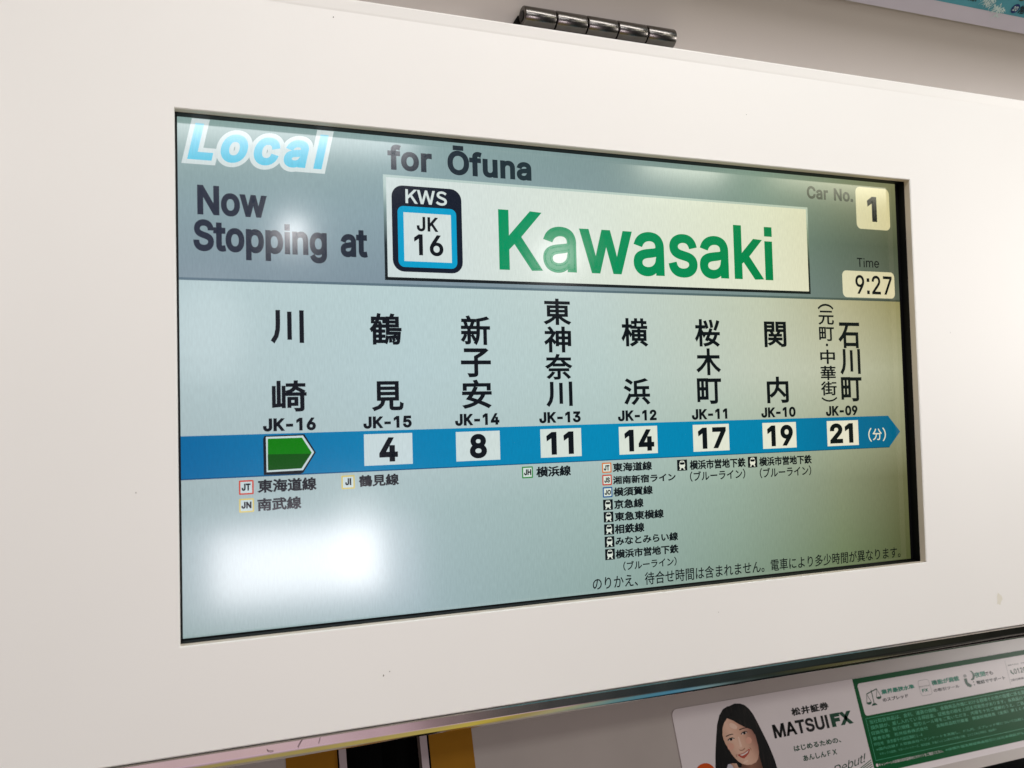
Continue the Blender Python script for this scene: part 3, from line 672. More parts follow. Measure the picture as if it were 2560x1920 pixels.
DOOR_MM={
'松井証券':[101.88,-22.77,126.03,-18.82],
'MATSUI':[88.27,-31.56,123.27,-24.87],
'FX':[125.1,-31.45,139.24,-24.92],
'はじめるための、':[98.23,-39.19,128.25,-36.5],
'あんしんFX':[102.4,-44.43,123.86,-41.67],
'業界最狭水準':[161.94,-20.23,185.79,-17.74],
'のスプレッド':[161.94,-24.0,179.87,-22.02],
'iMATSUI':[189.36,-20.14,196.51,-19.48],
'iFX':[190.46,-22.77,194.98,-21.1],
'機能が満載':[198.53,-20.3,219.2,-17.58],
'の取引ツール':[198.55,-23.85,217.69,-22.13],
'夜間':[230.97,-20.39,239.42,-17.44],
'でも':[238.69,-20.21,245.52,-18.13],
'電話でサポート':[230.92,-23.99,253.47,-21.96],
'(MATSUI FX':[258.47,-17.39,271.46,-16.44],
'0120':[261.61,-22.11,271.43,-19.23],
'[受付時間':[257.35,-25.69,267.42,-24.46],
'L1':[149.4,-33.52,270.46,-31.39],
'L2':[149.16,-36.26,269.05,-34.29],
'L3':[148.85,-39.07,267.45,-37.59],
'L4':[148.69,-41.72,266.05,-40.45],
'L5':[148.43,-44.23,182.02,-42.91],
'L6':[148.98,-46.86,263.45,-45.81],
'L7':[150.42,-49.1,234.95,-47.93],
'L8':[148.11,-53.9,192.71,-53.18],
'L9':[194.76,-53.78,260.14,-52.63],
'Debut':[117.26,-52.67,141.14,-47.47],
'sticker_tl':[[33.62,-9.9],[145.87,-9.86],[274.98,-10.06]],
'sticker_left':[[32.87,-13.09],[31.8,-33.23]],
'green':[[145.82,-9.76],[274.94,-10.13],[145.11,-18.45],[143.71,-53.97],[163.6,-57.14],[252.6,-56.72]],
'whitebot':[[182.44,-60.14],[251.0,-60.05]],
'frame':[[217.15,-65.67],[248.49,-65.29]],
'wbox':[[148.87,-12.42],[273.29,-13.58],[162.15,-28.95],[265.49,-29.85],[147.71,-18.8],[147.27,-28.42]],
'outline':[[147.54,-30.26],[146.83,-51.26],[255.44,-50.79],[266.29,-28.18]],
'appicon':[[189.7,-16.35],[197.76,-16.67],[196.26,-24.72],[188.14,-24.67]],
'divider':[[257.3,-14.11],[255.97,-27.27]],
'dot8':[[147.33,-53.27]],
'moonc':[[227.75,-19.02],[231.46,-16.88]],
'phone':[[222.57,-19.66],[222.47,-22.02],[223.49,-23.88],[225.83,-24.83],[227.23,-23.72],[225.76,-22.88],[224.67,-21.88],[224.69,-19.72]],
'phone2':[[258.89,-19.68],[258.81,-21.22],[260.84,-22.37],[261.44,-21.78],[260.01,-20.71],[259.9,-19.58]],
'scale':[[156.08,-16.86],[154.83,-24.85],[152.42,-18.62],[159.73,-16.72],[151.48,-22.76],[154.49,-22.77],[157.03,-21.08],[160.71,-20.55],[154.12,-24.55],[157.07,-24.75]],
'hair':[[48.62,-48.99],[50.68,-39.12],[52.41,-32.48],[54.59,-25.81],[56.62,-20.09],[59.01,-16.14],[61.7,-13.63],[64.69,-12.67],[65.59,-12.73],[69.23,-11.95],[72.34,-12.38],[74.82,-13.46],[77.01,-15.59],[78.6,-18.19],[79.94,-21.65],[81.18,-25.45],[82.41,-29.24],[83.63,-33.01],[84.65,-37.45],[85.42,-41.12],[85.74,-44.74],[86.27,-55.27]],
'face':[[63.0,-18.14],[66.41,-18.99],[69.5,-21.05],[72.64,-22.95],[75.54,-24.09],[77.39,-24.9],[77.27,-27.76],[77.37,-30.64],[77.47,-33.51],[77.13,-36.29],[75.92,-38.93],[74.12,-40.4],[71.23,-40.99],[68.58,-40.75],[66.12,-39.84],[64.25,-38.5],[62.55,-36.49],[61.29,-34.55],[60.2,-31.93],[59.02,-29.64],[58.36,-27.08],[58.39,-24.96],[59.2,-22.24],[60.7,-19.96]],
'neck':[[76.91,-36.26],[77.04,-39.81],[77.37,-43.4],[77.1,-53.74],[62.08,-51.23],[65.22,-41.47],[66.09,-39.14],[69.58,-40.39]],
'browl':[[59.84,-26.24],[61.93,-25.49],[64.24,-25.3],[64.8,-25.91],[62.23,-26.06],[60.25,-26.73]],
'browr':[[68.16,-24.27],[70.59,-23.73],[73.38,-23.6],[73.77,-24.16],[70.88,-24.31],[68.65,-24.95]],
'eyel':[[60.75,-28.21],[62.14,-27.22],[64.15,-27.31],[64.63,-28.02],[62.93,-28.47],[61.31,-28.65]],
'eyer':[[68.99,-26.53],[70.43,-25.6],[72.38,-25.53],[73.05,-26.06],[71.67,-26.75],[69.66,-27.06]],
'nose':[[65.83,-32.72],[66.51,-33.53],[68.09,-33.56],[69.49,-32.93],[69.62,-33.44],[68.1,-34.02],[66.4,-33.93]],
'lips':[[64.28,-35.43],[66.48,-35.28],[68.84,-34.94],[71.67,-33.76],[72.23,-34.19],[71.12,-35.72],[69.44,-36.86],[67.77,-37.65],[66.24,-36.99],[65.25,-36.14]],
'teeth':[[65.7,-35.65],[68.75,-35.28],[71.43,-34.28],[70.56,-35.28],[68.65,-35.97],[66.88,-36.29]],
'shade':[[77.39,-24.9],[77.27,-27.76],[77.37,-30.64],[77.47,-33.51],[77.13,-36.29],[75.92,-38.93],[74.12,-40.4],[72.17,-40.86],[73.7,-37.88],[75.1,-34.56],[75.16,-30.31],[75.06,-27.43]],
'hand':[[55.8,-43.37],[57.11,-40.14],[57.91,-38.82],[60.61,-38.69],[62.94,-39.16],[63.51,-41.19],[67.29,-42.11],[67.32,-45.23]],
'cuff':[[56.41,-41.41],[57.02,-40.13],[57.93,-38.72],[59.26,-38.75],[60.31,-39.79],[61.01,-42.14]],
'orange':[[44.6,-40.19],[45.62,-36.19],[39.07,-37.27]],
'lines':[[135.4,-52.64],[143.76,-50.34],[138.57,-53.14],[143.81,-51.33],[141.12,-53.55],[143.86,-52.32]],
'door_x':{"gy":[[-152.22,-3.3],[-151.91,-6.86]],"yd":[[-130.86,-2.86],[-131.04,-10.18]],"st":[[-130.35,-2.78],[-127.32,-3.08]],"bl":[[-127.02,-3.34],[-94.78,-3.22],[-94.98,-15.92]],"st2":[[-94.78,-3.22],[-91.62,-3.43]],"y2":[[-90.47,-3.44],[-70.33,-3.38],[-70.68,-19.79]]}}


# ================================================================== SETTING
M_ceil = paint('ceiling_paint', 'AEA69E', rough=.55, var=.02, vscale=12, bump=.05, bscale=900)
mb = MB()
# a cove that bends smoothly from the panel's plane to 50 degrees of overhang
prof = [(.016, .100), (.016, .1535)]
for k in range(1, 25):
    t0 = math.radians(50) * (k - .5) / 24
    prof.append((prof[-1][0] - .05 / 24 * math.sin(t0), prof[-1][1] + .05 / 24 * math.cos(t0)))
for k in (.12, .20):
    prof.append((prof[25][0] - k * math.sin(math.radians(50)), prof[25][1] + k * math.cos(math.radians(50))))
mb.extrude(prof, -.75, 1.1, M_ceil, closed=False)
ceil = mb.build('ceiling', None, FRAME, smooth=True)
ceil['kind'] = 'structure'

# ================================================================== COVER PANEL with its hinge
M_panel = paint('panel_paint', 'EEECE7', rough=.42, var=.016, vscale=7, rvar=.06, bump=.06, bscale=1400)
M_rim = paint('recess_paint', 'D6CABA', rough=.5, var=.03)
W2, H2 = .1925, .10697
panel = thing('cover_panel', 'white hinged cover panel framing the lit route screen', 'panel', FRAME)
mb = MB()
X0, X1, ZB, ZT = -.62, .70, -.1495, .1566
e = .0005
# front with the opening
xs, zs = [X0, -W2 - e, W2 + e, X1], [ZB + .0006, -H2 - e, H2 + e, ZT]
for i in range(3):
    for j in range(3):
        if i == 1 and j == 1:
            continue
        mb.add([(xs[i], 0, zs[j]), (xs[i + 1], 0, zs[j]), (xs[i + 1], 0, zs[j + 1]), (xs[i], 0, zs[j + 1])], [(0, 1, 2, 3)], M_panel)
c0 = [(-W2 - e, -H2 - e), (W2 + e, -H2 - e), (W2 + e, H2 + e), (-W2 - e, H2 + e)]
c1 = [(-W2 - .0001, -H2 - .0001), (W2 + .0001, -H2 - .0001), (W2 + .0001, H2 + .0001), (-W2 - .0001, H2 + .0001)]
v = [(a, 0, b) for a, b in c0] + [(a, .00045, b) for a, b in c1] + [(a, .0060, b) for a, b in c1]
mb.add(v, [(i, (i + 1) % 4, 4 + (i + 1) % 4, 4 + i) for i in range(4)], M_panel)
mb.add(v, [(4 + i, 4 + (i + 1) % 4, 8 + (i + 1) % 4, 8 + i) for i in range(4)], M_rim)
# folded top edge, bottom edge and ends
top = [(0, ZT), (-.0002, ZT + .0008), (-.0008, ZT + .0050), (-.0006, ZT + .0056), (.0002, ZT + .0059), (.0140, ZT + .0064)]
mb.extrude(top, X0, X1, M_panel, closed=False)
bot = [(.0120, ZB), (.0006, ZB), (0, ZB + .0006)]
mb.extrude(bot, X0, X1, M_panel, closed=False)
for x in (X0, X1):
    mb.add([(x, 0, ZB + .0006), (x, .0120, ZB), (x, .0140, ZT + .0064), (x, .0002, ZT + .0059), (x, -.0008, ZT + .0050), (x, 0, ZT)], [(0, 1, 2, 3, 4, 5)], M_panel)
mb.build('face_plate', panel)

M_dirt, M_stain = paint('dirt', '6A6258', rough=.7), paint('stain', 'E2DECF', rough=.45)
for px_, pz_, r_, m_ in ((-.1125, -.1288, .00030, M_dirt), (-.1098, -.1275, .00020, M_dirt), (-.1285, .1535, .00022, M_dirt), (.2462, -.1330, .0022, M_stain), (-.2080, -.0460, .00018, M_dirt), (.0835, .1330, .00016, M_dirt), (.2180, .0210, .00020, M_dirt), (.0560, -.1200, .00016, M_dirt)):
    mb = MB()
    mb.poly([(px_ + r_ * random.uniform(.6, 1.3) * math.cos(k * .63), pz_ + r_ * random.uniform(.8, 2.0) * math.sin(k * .63)) for k in range(10)], -.00006, m_)
    mb.build('dirt_mark', panel)
M_steel = paint('hinge_steel', '6C6864', rough=.24, metal=1, var=.06, vscale=300, rvar=.05)
M_dark = paint('shaded_steel', '15130F', rough=.4, metal=.6, var=.1)  # near-black steel: shade behind the hinge barrel put into the colour
mb = MB()
hy, hz, hr = .0062, .1700, .0048
hx0, hx1 = -.0385, .0446
mb.add([(-.0452, .0136, .1610), (hx1, .0136, .1610), (hx1, .0112, .1725), (hx0, .0112, .1725),
        (-.0452, .0148, .1610), (hx1, .0148, .1610), (hx1, .0124, .1725), (hx0, .0124, .1725)],
       [(0, 1, 2, 3), (7, 6, 5, 4), (0, 4, 5, 1), (1, 5, 6, 2), (2, 6, 7, 3), (3, 7, 4, 0)], M_dark)
hinge = mb.build('hinge', panel)


def lathe_x(mb, prof, cy, cz, mat, n=40):
    """profile [(x, r)...] turned about an x axis"""
    V = [(x, cy + r * math.cos(2 * math.pi * k / n), cz + r * math.sin(2 * math.pi * k / n)) for x, r in prof for k in range(n)]
    F = [(i * n + k, (i + 1) * n + k, (i + 1) * n + (k + 1) % n, i * n + (k + 1) % n) for i in range(len(prof) - 1) for k in range(n)]
    mb.add(V, F, mat)


kl = (hx1 - hx0) / 5
for i in range(5):
    a, b = hx0 + i * kl + .00022, hx0 + (i + 1) * kl - .00022
    mb = MB()
    lathe_x(mb, [(a, .0003), (a, hr - .0005), (a + .00015, hr - .0002), (a + .0005, hr), (b - .0005, hr), (b - .00015, hr - .0002), (b, hr - .0005), (b, .0003)], hy, hz, M_steel)
    mb.build('knuckle', hinge, smooth=False)
    me = bpy.data.meshes[-1]
mb = MB()
lathe_x(mb, [(hx0 - .0002, .0002), (hx0 - .0002, .0024), (hx0 + .0002, .0028), (hx1 - .0002, .0028), (hx1 + .0001, .0024), (hx1 + .0001, .0002)], hy, hz, M_dark)
mb.build('pin', hinge)
for o in COL.objects:
    if o.name.startswith('knuckle'):
        for p in o.data.polygons:
            p.use_smooth = abs(p.normal.x) < .6

# ================================================================== TRIM STRIP
M_trim = paint('polished_trim', 'D8D4D0', rough=.13, metal=1, var=.05, vscale=60, rvar=.06)
mb = MB()
prof = [(.0110, -.1498), (.0000, -.1498), (-.0005, -.1502), (-.0002, -.1533)]
for k in range(1, 10):
    a = math.radians(k * 5.4)
    prof.append((-.0002 + .0054 * (1 - math.cos(a)), -.1533 - .0054 * math.sin(a)))
prof += [(.0030, -.1575), (.0110, -.1575)]
mb.extrude(prof, -.62, .70, M_trim)
trim = mb.build('metal_trim', None, FRAME)
tag(trim, 'polished metal trim strip running along the bottom edge of the white panel', 'trim')
for p in trim.data.polygons:
    p.use_smooth = abs(p.normal.x) < .5 and p.index >= 4

# small hairs caught on the trim
M_hair = paint('hair', '3A1C22', rough=.5)


def fibre(pts, r, label):
    cu = bpy.data.curves.new('hair', 'CURVE')
    cu.dimensions = '3D'
    cu.bevel_depth = r
    cu.bevel_resolution = 1
    s = cu.splines.new('NURBS')
    s.points.add(len(pts) - 1)
    for q, p in zip(s.points, pts):
        q.co = (*p, 1)
    s.use_endpoint_u = True
    o = bpy.data.objects.new('tmp', cu)
    COL.objects.link(o)
    dg = bpy.context.evaluated_depsgraph_get()
    dg.update()
    me = bpy.data.meshes.new_from_object(o.evaluated_get(dg))
    bpy.data.objects.remove(o)
    me.name = 'hair'
    me.materials.clear()
    me.materials.append(M_hair)
    h = bpy.data.objects.new('hair', me)
    link(h, None, FRAME)
    tag(h, label, 'hair', 'hairs caught on the metal trim')


fibre([(-.1605, -.0007, -.1519), (-.1604, -.0008, -.1528), (-.1594, -.0008, -.1531), (-.1580, -.0007, -.1530)], .00011, 'short curled dark hair on the trim, hooked like a comma')
fibre([(-.1466, -.0007, -.1502), (-.1477, -.0008, -.1514), (-.1484, -.0009, -.1532)], .00010, 'slanting dark hair on the trim to the right of the curled one')
fibre([(-.1394, -.0007, -.1502), (-.1396, -.0008, -.1516), (-.1401, -.0009, -.1528)], .00007, 'thinnest hair on the trim, upright and farthest right')

# unseen soffit from trim to door pocket, added to keep light off the door
mb = MB()
mb.add([(-.75, .0108, -.1560), (1.1, .0108, -.1560), (1.1, .160, -.1500), (-.75, .160, -.1500), (-.75, .160, .10), (1.1, .160, .10)], [(0, 1, 2, 3), (3, 2, 5, 4)], paint('shade_lintel_paint', 'A8A098'))
lint = mb.build('shade_lintel', None, FRAME)
lint['kind'] = 'structure'

# ================================================================== DOOR LEAVES
# the leaves slide in a pocket some 9 cm behind the panel face; measured sizes are for the trim's plane, true ones larger
DK = 1.2
DOOR = FRAME @ Matrix.Translation((.0376, .0869, -.1856)) @ Matrix.Rotation(-TILT, 4, 'X')
BUILD_SCALE = DK

M_door = paint('door_paint', 'A79E98', rough=.30, var=.04, vscale=25, rvar=.05)
M_yellow = paint('yellow_tape', '906206', rough=.6, spec=.15, var=.06, vscale=60)
M_rubber = paint('door_rubber', '020202', rough=.8, spec=.05)
M_edge = paint('door_edge', 'A89A9C', rough=.35, var=.04)
M_glass = paint('dark_window', '040506', rough=.08, var=0)


def door_leaf(x_out, stripe, gap, edge, rub, label, window=None):
    root = thing('door_leaf', label, 'door', DOOR, 'pair of sliding door leaves')
    lo, hi = min(x_out, edge[0]), max(x_out, edge[1])
    mb = MB()
    if window:
        wx0, wx1, wz1 = window
        mb.box(lo, hi, 0, .03, wz1, .03, M_door)
        mb.box(lo, wx0, 0, .03, -.45, wz1, M_door)
        mb.box(wx1, hi, 0, .03, -.45, wz1, M_door)
    else:
        mb.box(lo, hi, 0, .03, -.45, .03, M_door)
    mb.build('leaf', root)
    mb = MB()
    mb.box(stripe[0], stripe[1], -.0002, .0001, -.45, .03, M_yellow)
    mb.build('yellow_stripe', root)
    mb = MB()
    mb.box(edge[0], edge[1], -.0012, .0001, -.45, .03, M_edge)
    mb.build('edge_strip', root)
    mb = MB()
    mb.box(gap[0], gap[1], -.0003, .0001, -.45, .03, M_rubber)
    mb.build('seam', root)
    mb = MB()
    n = 8
    x0, x1 = rub
    pr = [(x0, .004)] + [(x0 + (x1 - x0) * k / n, .004 - .002 * math.sin(math.pi * k / n)) for k in range(1, n)] + [(x1, .004), (x1, .026), (x0, .026)]
    v = [(a, b, -.45) for a, b in pr] + [(a, b, .03) for a, b in pr]
    k = len(pr)
    mb.add(v, [(i, (i + 1) % k, k + (i + 1) % k, k + i) for i in range(k)] + [tuple(range(k))[::-1], tuple(range(k, 2 * k))], M_rubber)
    mb.build('rubber_seal', root)
    if window:
        wx0, wx1, wz1 = window
        mb = MB()
        mb.box(wx0, wx1, .004, .010, -.45, wz1, M_glass)
        mb.build('window', root)
    return root


door_leaf(-.80, (-.1522, -.1309), (-.13088, -.13032), (-.1303, -.1272), (-.1271, -.1110),
          'grey door leaf left of the black gap with a yellow edge stripe')
door_leaf(.70, (-.0905, -.0705), (-.09155, -.09055), (-.0948, -.0916), (-.1109, -.0949),
          'grey door leaf carrying the advert sticker above its dark window', window=(.05, .55, -.0655))

# ================================================================== ADVERT STICKER on the right leaf
D = {k: ([mm(p) for p in v] if isinstance(v, list) and isinstance(v[0], list) else (mm(v) if isinstance(v, list) else v)) for k, v in DOOR_MM.items()}
st = thing('advert_sticker', 'glossy white and green advert sticker with a smiling long haired woman', 'sticker', DOOR)


def ink(name, c, rough=.28, **k):
    return paint('print_' + name, c, rough=rough, spec=k.get('spec', .25), var=k.get('var', .02))


P_white, P_black, P_green, P_dgreen = ink('white', 'D2CACA'), ink('black', '0A0A0C'), ink('green', '005028', spec=.08), ink('dark_green', '00402A')
P_teal, P_pale, P_orange = ink('teal', '00785F'), ink('pale_green', '3E9E76'), ink('orange', 'C04A10')
P_skin, P_skin2, P_lip, P_teeth, P_cloth = ink('skin', 'B98A70', var=.05), ink('skin_shade', '8E6450', var=.05), ink('lip', 'A84A3C'), ink('teeth', 'D8C8C0'), ink('cloth', 'B8B4BC')
P_grey = ink('grey', '8A8A88')
mb = MB()
sh = rrect(.0325, -.0601, .330, -.0099, .0030)
mb.poly(sh, -.00030, P_white)
n = len(sh)
mb.add([(a, -.00030, b) for a, b in sh] + [(a, .00002, b) for a, b in sh], [(i, n + i, n + (i + 1) % n, (i + 1) % n) for i in range(n)], P_white)
mb.build('sheet', st)
Y1, Y2, Y3, Y4, Y5, Y6 = (-.00030 - .00004 * k for k in range(1, 7))


def printed(name, stops, direction=(1, 0, 0), lo=0.0, hi=1.0, streak=None):
    """a tone of the printed photograph: its own light and dark run across the picture"""
    m, nt, p = new_mat('print_' + name)
    p.inputs['Roughness'].default_value = .3
    p.inputs['Specular IOR Level'].default_value = .2
    t = nt.nodes.new('ShaderNodeTexCoord')
    dp = nt.nodes.new('ShaderNodeVectorMath')
    dp.operation = 'DOT_PRODUCT'
    dp.inputs[1].default_value = direction
    nt.links.new(t.outputs['Object'], dp.inputs[0])
    mr = nt.nodes.new('ShaderNodeMapRange')
    mr.inputs['From Min'].default_value, mr.inputs['From Max'].default_value = lo, hi
    nt.links.new(dp.outputs['Value'], mr.inputs['Value'])
    fac = mr.outputs[0]
    n = nt.nodes.new('ShaderNodeTexNoise')
    if streak:
        mp = nt.nodes.new('ShaderNodeMapping')
        mp.inputs['Scale'].default_value = streak
        nt.links.new(t.outputs['Object'], mp.inputs['Vector'])
        nt.links.new(mp.outputs[0], n.inputs['Vector'])
        n.inputs['Scale'].default_value = 1
        n.inputs['Detail'].default_value = 4
        fac = n.outputs['Fac']
    r = ramp_node(nt, [(q, lin(c)) for q, c in stops])
    nt.links.new(fac, r.inputs[0])
    nt.links.new(r.outputs[0], p.inputs['Base Color'])
    return m


P_hair = printed('hair', [(.35, '060507'), (.55, '0C0A0B'), (.66, '241C1A'), (.75, '0A0809')], streak=(900, 1, 90))
P_face = printed('face', [(0, '9A705C'), (.14, 'C09A84'), (.4, 'D6B09A'), (.62, 'CAA08A'), (.82, '9E7262'), (1, '60443A')], (.93, 0, .36), .0405 * DK, .0640 * DK)
P_neck = printed('neck', [(0, '4A3028'), (.5, '8A604E'), (1, '5A3C32')], (1, 0, 0), .064 * DK, .078 * DK)
P_blush, P_light = ink('blush', 'CE9C88'), ink('highlight', 'DCBCA8')


def oval(cx, cz, rx, rz, rot=0, n=20):
    c, d = math.cos(rot), math.sin(rot)
    return [(cx + c * rx * math.cos(k * 2 * math.pi / n) - d * rz * math.sin(k * 2 * math.pi / n), cz + d * rx * math.cos(k * 2 * math.pi / n) + c * rz * math.sin(k * 2 * math.pi / n)) for k in range(n)]


def stroke(mb, pts, w, y, mat):
    for i in range(len(pts) - 1):
        bar(mb, pts[i], pts[i + 1], w, y - i * 1e-6, mat)


def bar(mb, p, q, w, y, mat):
    a, b = Vector((p[0], p[1])), Vector((q[0], q[1]))
    d = (b - a).normalized()
    nn = Vector((-d.y, d.x)) * w / 2
    mb.poly([tuple(a + nn), tuple(b + nn), tuple(b - nn), tuple(a - nn)], y, mat)


tilt_ = math.radians(9)
mb = MB()
mb.poly(D['hair'], Y1, P_hair)
mb.poly(D['neck'], Y2, P_neck)
mb.poly(D['face'], Y3, P_face)
mb.poly(oval(.0617, -.0312, .0020, .0016, tilt_), Y4, P_blush)
mb.poly(oval(.0727, -.0300, .0018, .0016, tilt_), Y4, P_blush)
mb.poly([(.0668, -.0275), (.0675, -.0274), (.0682, -.0322), (.0668, -.0322)], Y4, P_light)
mb.poly(oval(.0655, -.0222, .0024, .0012, -.5), Y4, P_light)
for k in ('browl', 'browr'):
    c_ = D[k]
    mx_, mz_ = sum(q[0] for q in c_) / len(c_), sum(q[1] for q in c_) / len(c_)
    mb.poly([(mx_ + (q[0] - mx_) * .95, mz_ + (q[1] - mz_) * .62) for q in c_], Y5, P_hair)
for k in ('eyel', 'eyer'):
    c_ = D[k]
    mx_, mz_ = sum(q[0] for q in c_) / len(c_), sum(q[1] for q in c_) / len(c_)
    mb.poly([(mx_ + (q[0] - mx_) * .92, mz_ + (q[1] - mz_) * .60) for q in c_], Y5, P_teeth)
    mb.poly(oval(mx_, mz_, .00075, .00062), Y6, P_black)
    stroke(mb, [(mx_ - .0020, mz_ - .00035), (mx_ - .0008, mz_ + .00052), (mx_ + .0008, mz_ + .00060), (mx_ + .0020, mz_ + .0001)], .00036, Y6, P_black)
mb.poly(D['nose'], Y4, P_skin2)
mb.poly(D['lips'], Y5, P_lip)
mb.poly(D['teeth'], Y6, P_teeth)
stroke(mb, [(.0640, -.0350), (.0636, -.0358), (.0640, -.0364)], .0002, Y5, P_skin2)
stroke(mb, [(.0722, -.0332), (.0729, -.0338), (.0729, -.0346)], .0002, Y5, P_skin2)
mb.poly(oval(.0683, -.0392, .0016, .0005, .2), Y4, P_light)
mb.poly(D['hand'], Y5, P_face)
mb.poly(D['cuff'], Y6, P_cloth)
# hair falling over the forehead from the parting
F_ = D['face']
mb.poly([F_[0], (F_[1][0] - .0004, F_[1][1] - .0006), (F_[2][0] - .0006, F_[2][1] - .0006), (F_[3][0] - .0002, F_[3][1] - .0008), (F_[4][0] + .0002, F_[4][1] - .0012), (F_[5][0] - .0003, F_[5][1] - .0030), (F_[6][0] + .0003, F_[6][1]), (F_[5][0] + .0006, F_[5][1] + .002), (F_[3][0] + .001, F_[3][1] + .003), (F_[1][0] + .001, F_[1][1] + .003)], Y6, P_hair)
mb.build('portrait', st)
mb = MB()
cx, cz, rx, rz = .0446, -.0410, .0058, .0048
mb.poly([(cx + rx * math.cos(k * math.pi / 24), cz + rz * math.sin(k * math.pi / 24)) for k in range(48)], Y1, P_orange)
mb.build('orange_disc', st)
mb = MB()
fit(mb, kanji('松井証券', 46, 1.15), D['松井証券'], Y1, P_black)
fit(mb, latin('MATSUI', 28, 8), D['MATSUI'], Y1, P_black)
fit(mb, latin('FX', 62, 45), D['FX'], Y1, P_dgreen)
mb.build('logo_text', st)
mb = MB()
fit(mb, kanji('はじめるための、', 30), D['はじめるための、'], Y1, P_dgreen)
fit(mb, kanji('あんしんＦＸ', 30), D['あんしんFX'], Y1, P_dgreen)
mb.build('slogan_text', st)
mb = MB()
V, F = latin('Debut!', -9, -20, .35)
V = [(a, b + .20 * a) for a, b in V]
fit(mb, (V, F), (.1185, -.0535, .1415, -.0465), Y1, P_dgreen)
mb.build('script_text', st)
mb = MB()
for (a, b) in ((-.0533, -.0500), (-.0540, -.0510), (-.0548, -.0520), (-.0556, -.0530)):
    mb.poly([(.1310, a - .0012), (.1440, b), (.1440, b - .0004), (.1310, a - .0016)], Y1, P_green)
mb.build('green_lines', st)
mb = MB()
gx0, gx1, gz0, gz1 = .1445, .326, -.0569, -.0100
mb.poly([(gx0, gz0), (gx1, gz0), (gx1, gz1), (gx0 + .0010, gz1)], Y1, P_green)
gp = mb.build('green_panel', st)
mb = MB()
mb.poly(rrect(.1478, -.0291, .320, -.0127, .0016), Y2, P_white)
wb = mb.build('feature_box', gp)
mb = MB()
# balance scale
sx0, sz0 = .1557, -.0248


def bar(mb, p, q, w, y, mat):
    a, b = Vector((p[0], p[1])), Vector((q[0], q[1]))
    d = (b - a).normalized()
    nn = Vector((-d.y, d.x)) * w / 2
    mb.poly([tuple(a + nn), tuple(b + nn), tuple(b - nn), tuple(a - nn)], y, mat)


bar(mb, (.1557, -.0243), (.1560, -.0170), .0005, Y3, P_dgreen)
bar(mb, (.1522, -.0186), (.1600, -.0168), .0005, Y3, P_dgreen)
mb.poly([(.1536, -.0248), (.1577, -.0248), (.1566, -.0237), (.1548, -.0237)], Y3, P_dgreen)
for hx, hz_ in ((.1524, -.0187), (.1598, -.0169)):
    bar(mb, (hx, hz_), (hx - .0014, hz_ - .0040), .0003, Y3, P_dgreen)
    bar(mb, (hx, hz_), (hx + .0016, hz_ - .0040), .0003, Y3, P_dgreen)
    mb.poly([(hx - .0017, hz_ - .0040)] + [(hx + .0001 + .0018 * math.cos(math.pi + k * math.pi / 8), hz_ - .0040 + .0013 * math.sin(math.pi + k * math.pi / 8)) for k in range(9)], Y3, P_dgreen)
mb.build('scale_icon', gp)
mb = MB()
# application square
o_, i_ = rrect(.1890, -.0247, .1972, -.0165, .0016), rrect(.1892, -.0245, .1970, -.0167, .0014)
mb.ring(o_, i_, Y3, P_grey)
mb.build('app_icon', gp)
mb = MB()
# moon and handset
mo = [(.2286 + .0026 * math.cos(math.radians(a)), -.0187 + .0026 * math.sin(math.radians(a))) for a in range(-110, 101, 15)]
mo += [(.2272 + .0026 * math.cos(math.radians(a)), -.0183 + .0024 * math.sin(math.radians(a))) for a in range(70, -86, -15)]
mb.poly(mo, Y3, P_dgreen)
mb.poly([(.2240 + .0013 * math.cos(k * .52), -.0184 + .0009 * math.sin(k * .52)) for k in range(12)], Y3, P_grey)
mb.poly(D['phone'], Y3, P_dgreen)
for z in (-.0222, -.0238):
    mb.poly([(.2290 + .0004 * math.cos(k * .8), z + .0004 * math.sin(k * .8)) for k in range(8)], Y3, P_dgreen)
mb.build('moon_phone_icon', gp)
mb = MB()
bar(mb, D['divider'][0], D['divider'][1], .0002, Y3, P_grey)
mb.build('divider', gp)
mb = MB()
mb.poly(D['phone2'], Y3, P_dgreen)
mb.build('phone_icon', gp)
mb = MB()
for k, w in (('業界最狭水準', 42), ('機能が満載', 42), ('夜間', 42)):
    fit(mb, kanji(k, w), D[k], Y3, P_teal)
for k, w in (('のスプレッド', 32), ('の取引ツール', 26), ('でも', 34), ('電話でサポート', 34)):
    fit(mb, kanji(k, w), D[k], Y3, P_black)
fit(mb, latin('MATSUI', 10), D['iMATSUI'], Y3, P_grey)
fit(mb, latin('FX', 40), D['iFX'], Y3, P_teal)
fit(mb, kanji('（ＭＡＴＳＵＩ　ＦＸ', 20, .6), D['(MATSUI FX'], Y3, P_black)
fit(mb, latin('0120', 20), D['0120'], Y3, P_dgreen)
fit(mb, kanji('［受付時間', 20), D['[受付時間'], Y3, P_black)
mb.build('feature_text', gp)
mb = MB()
fp = [(.1474, -.0303), (.320, -.0303), (.320, -.0511), (.1469, -.0511)]
fi = [(.14765, -.0305), (.3198, -.0305), (.3198, -.0509), (.14715, -.0509)]
mb.ring(fp[::-1], fi[::-1], Y2, P_pale)
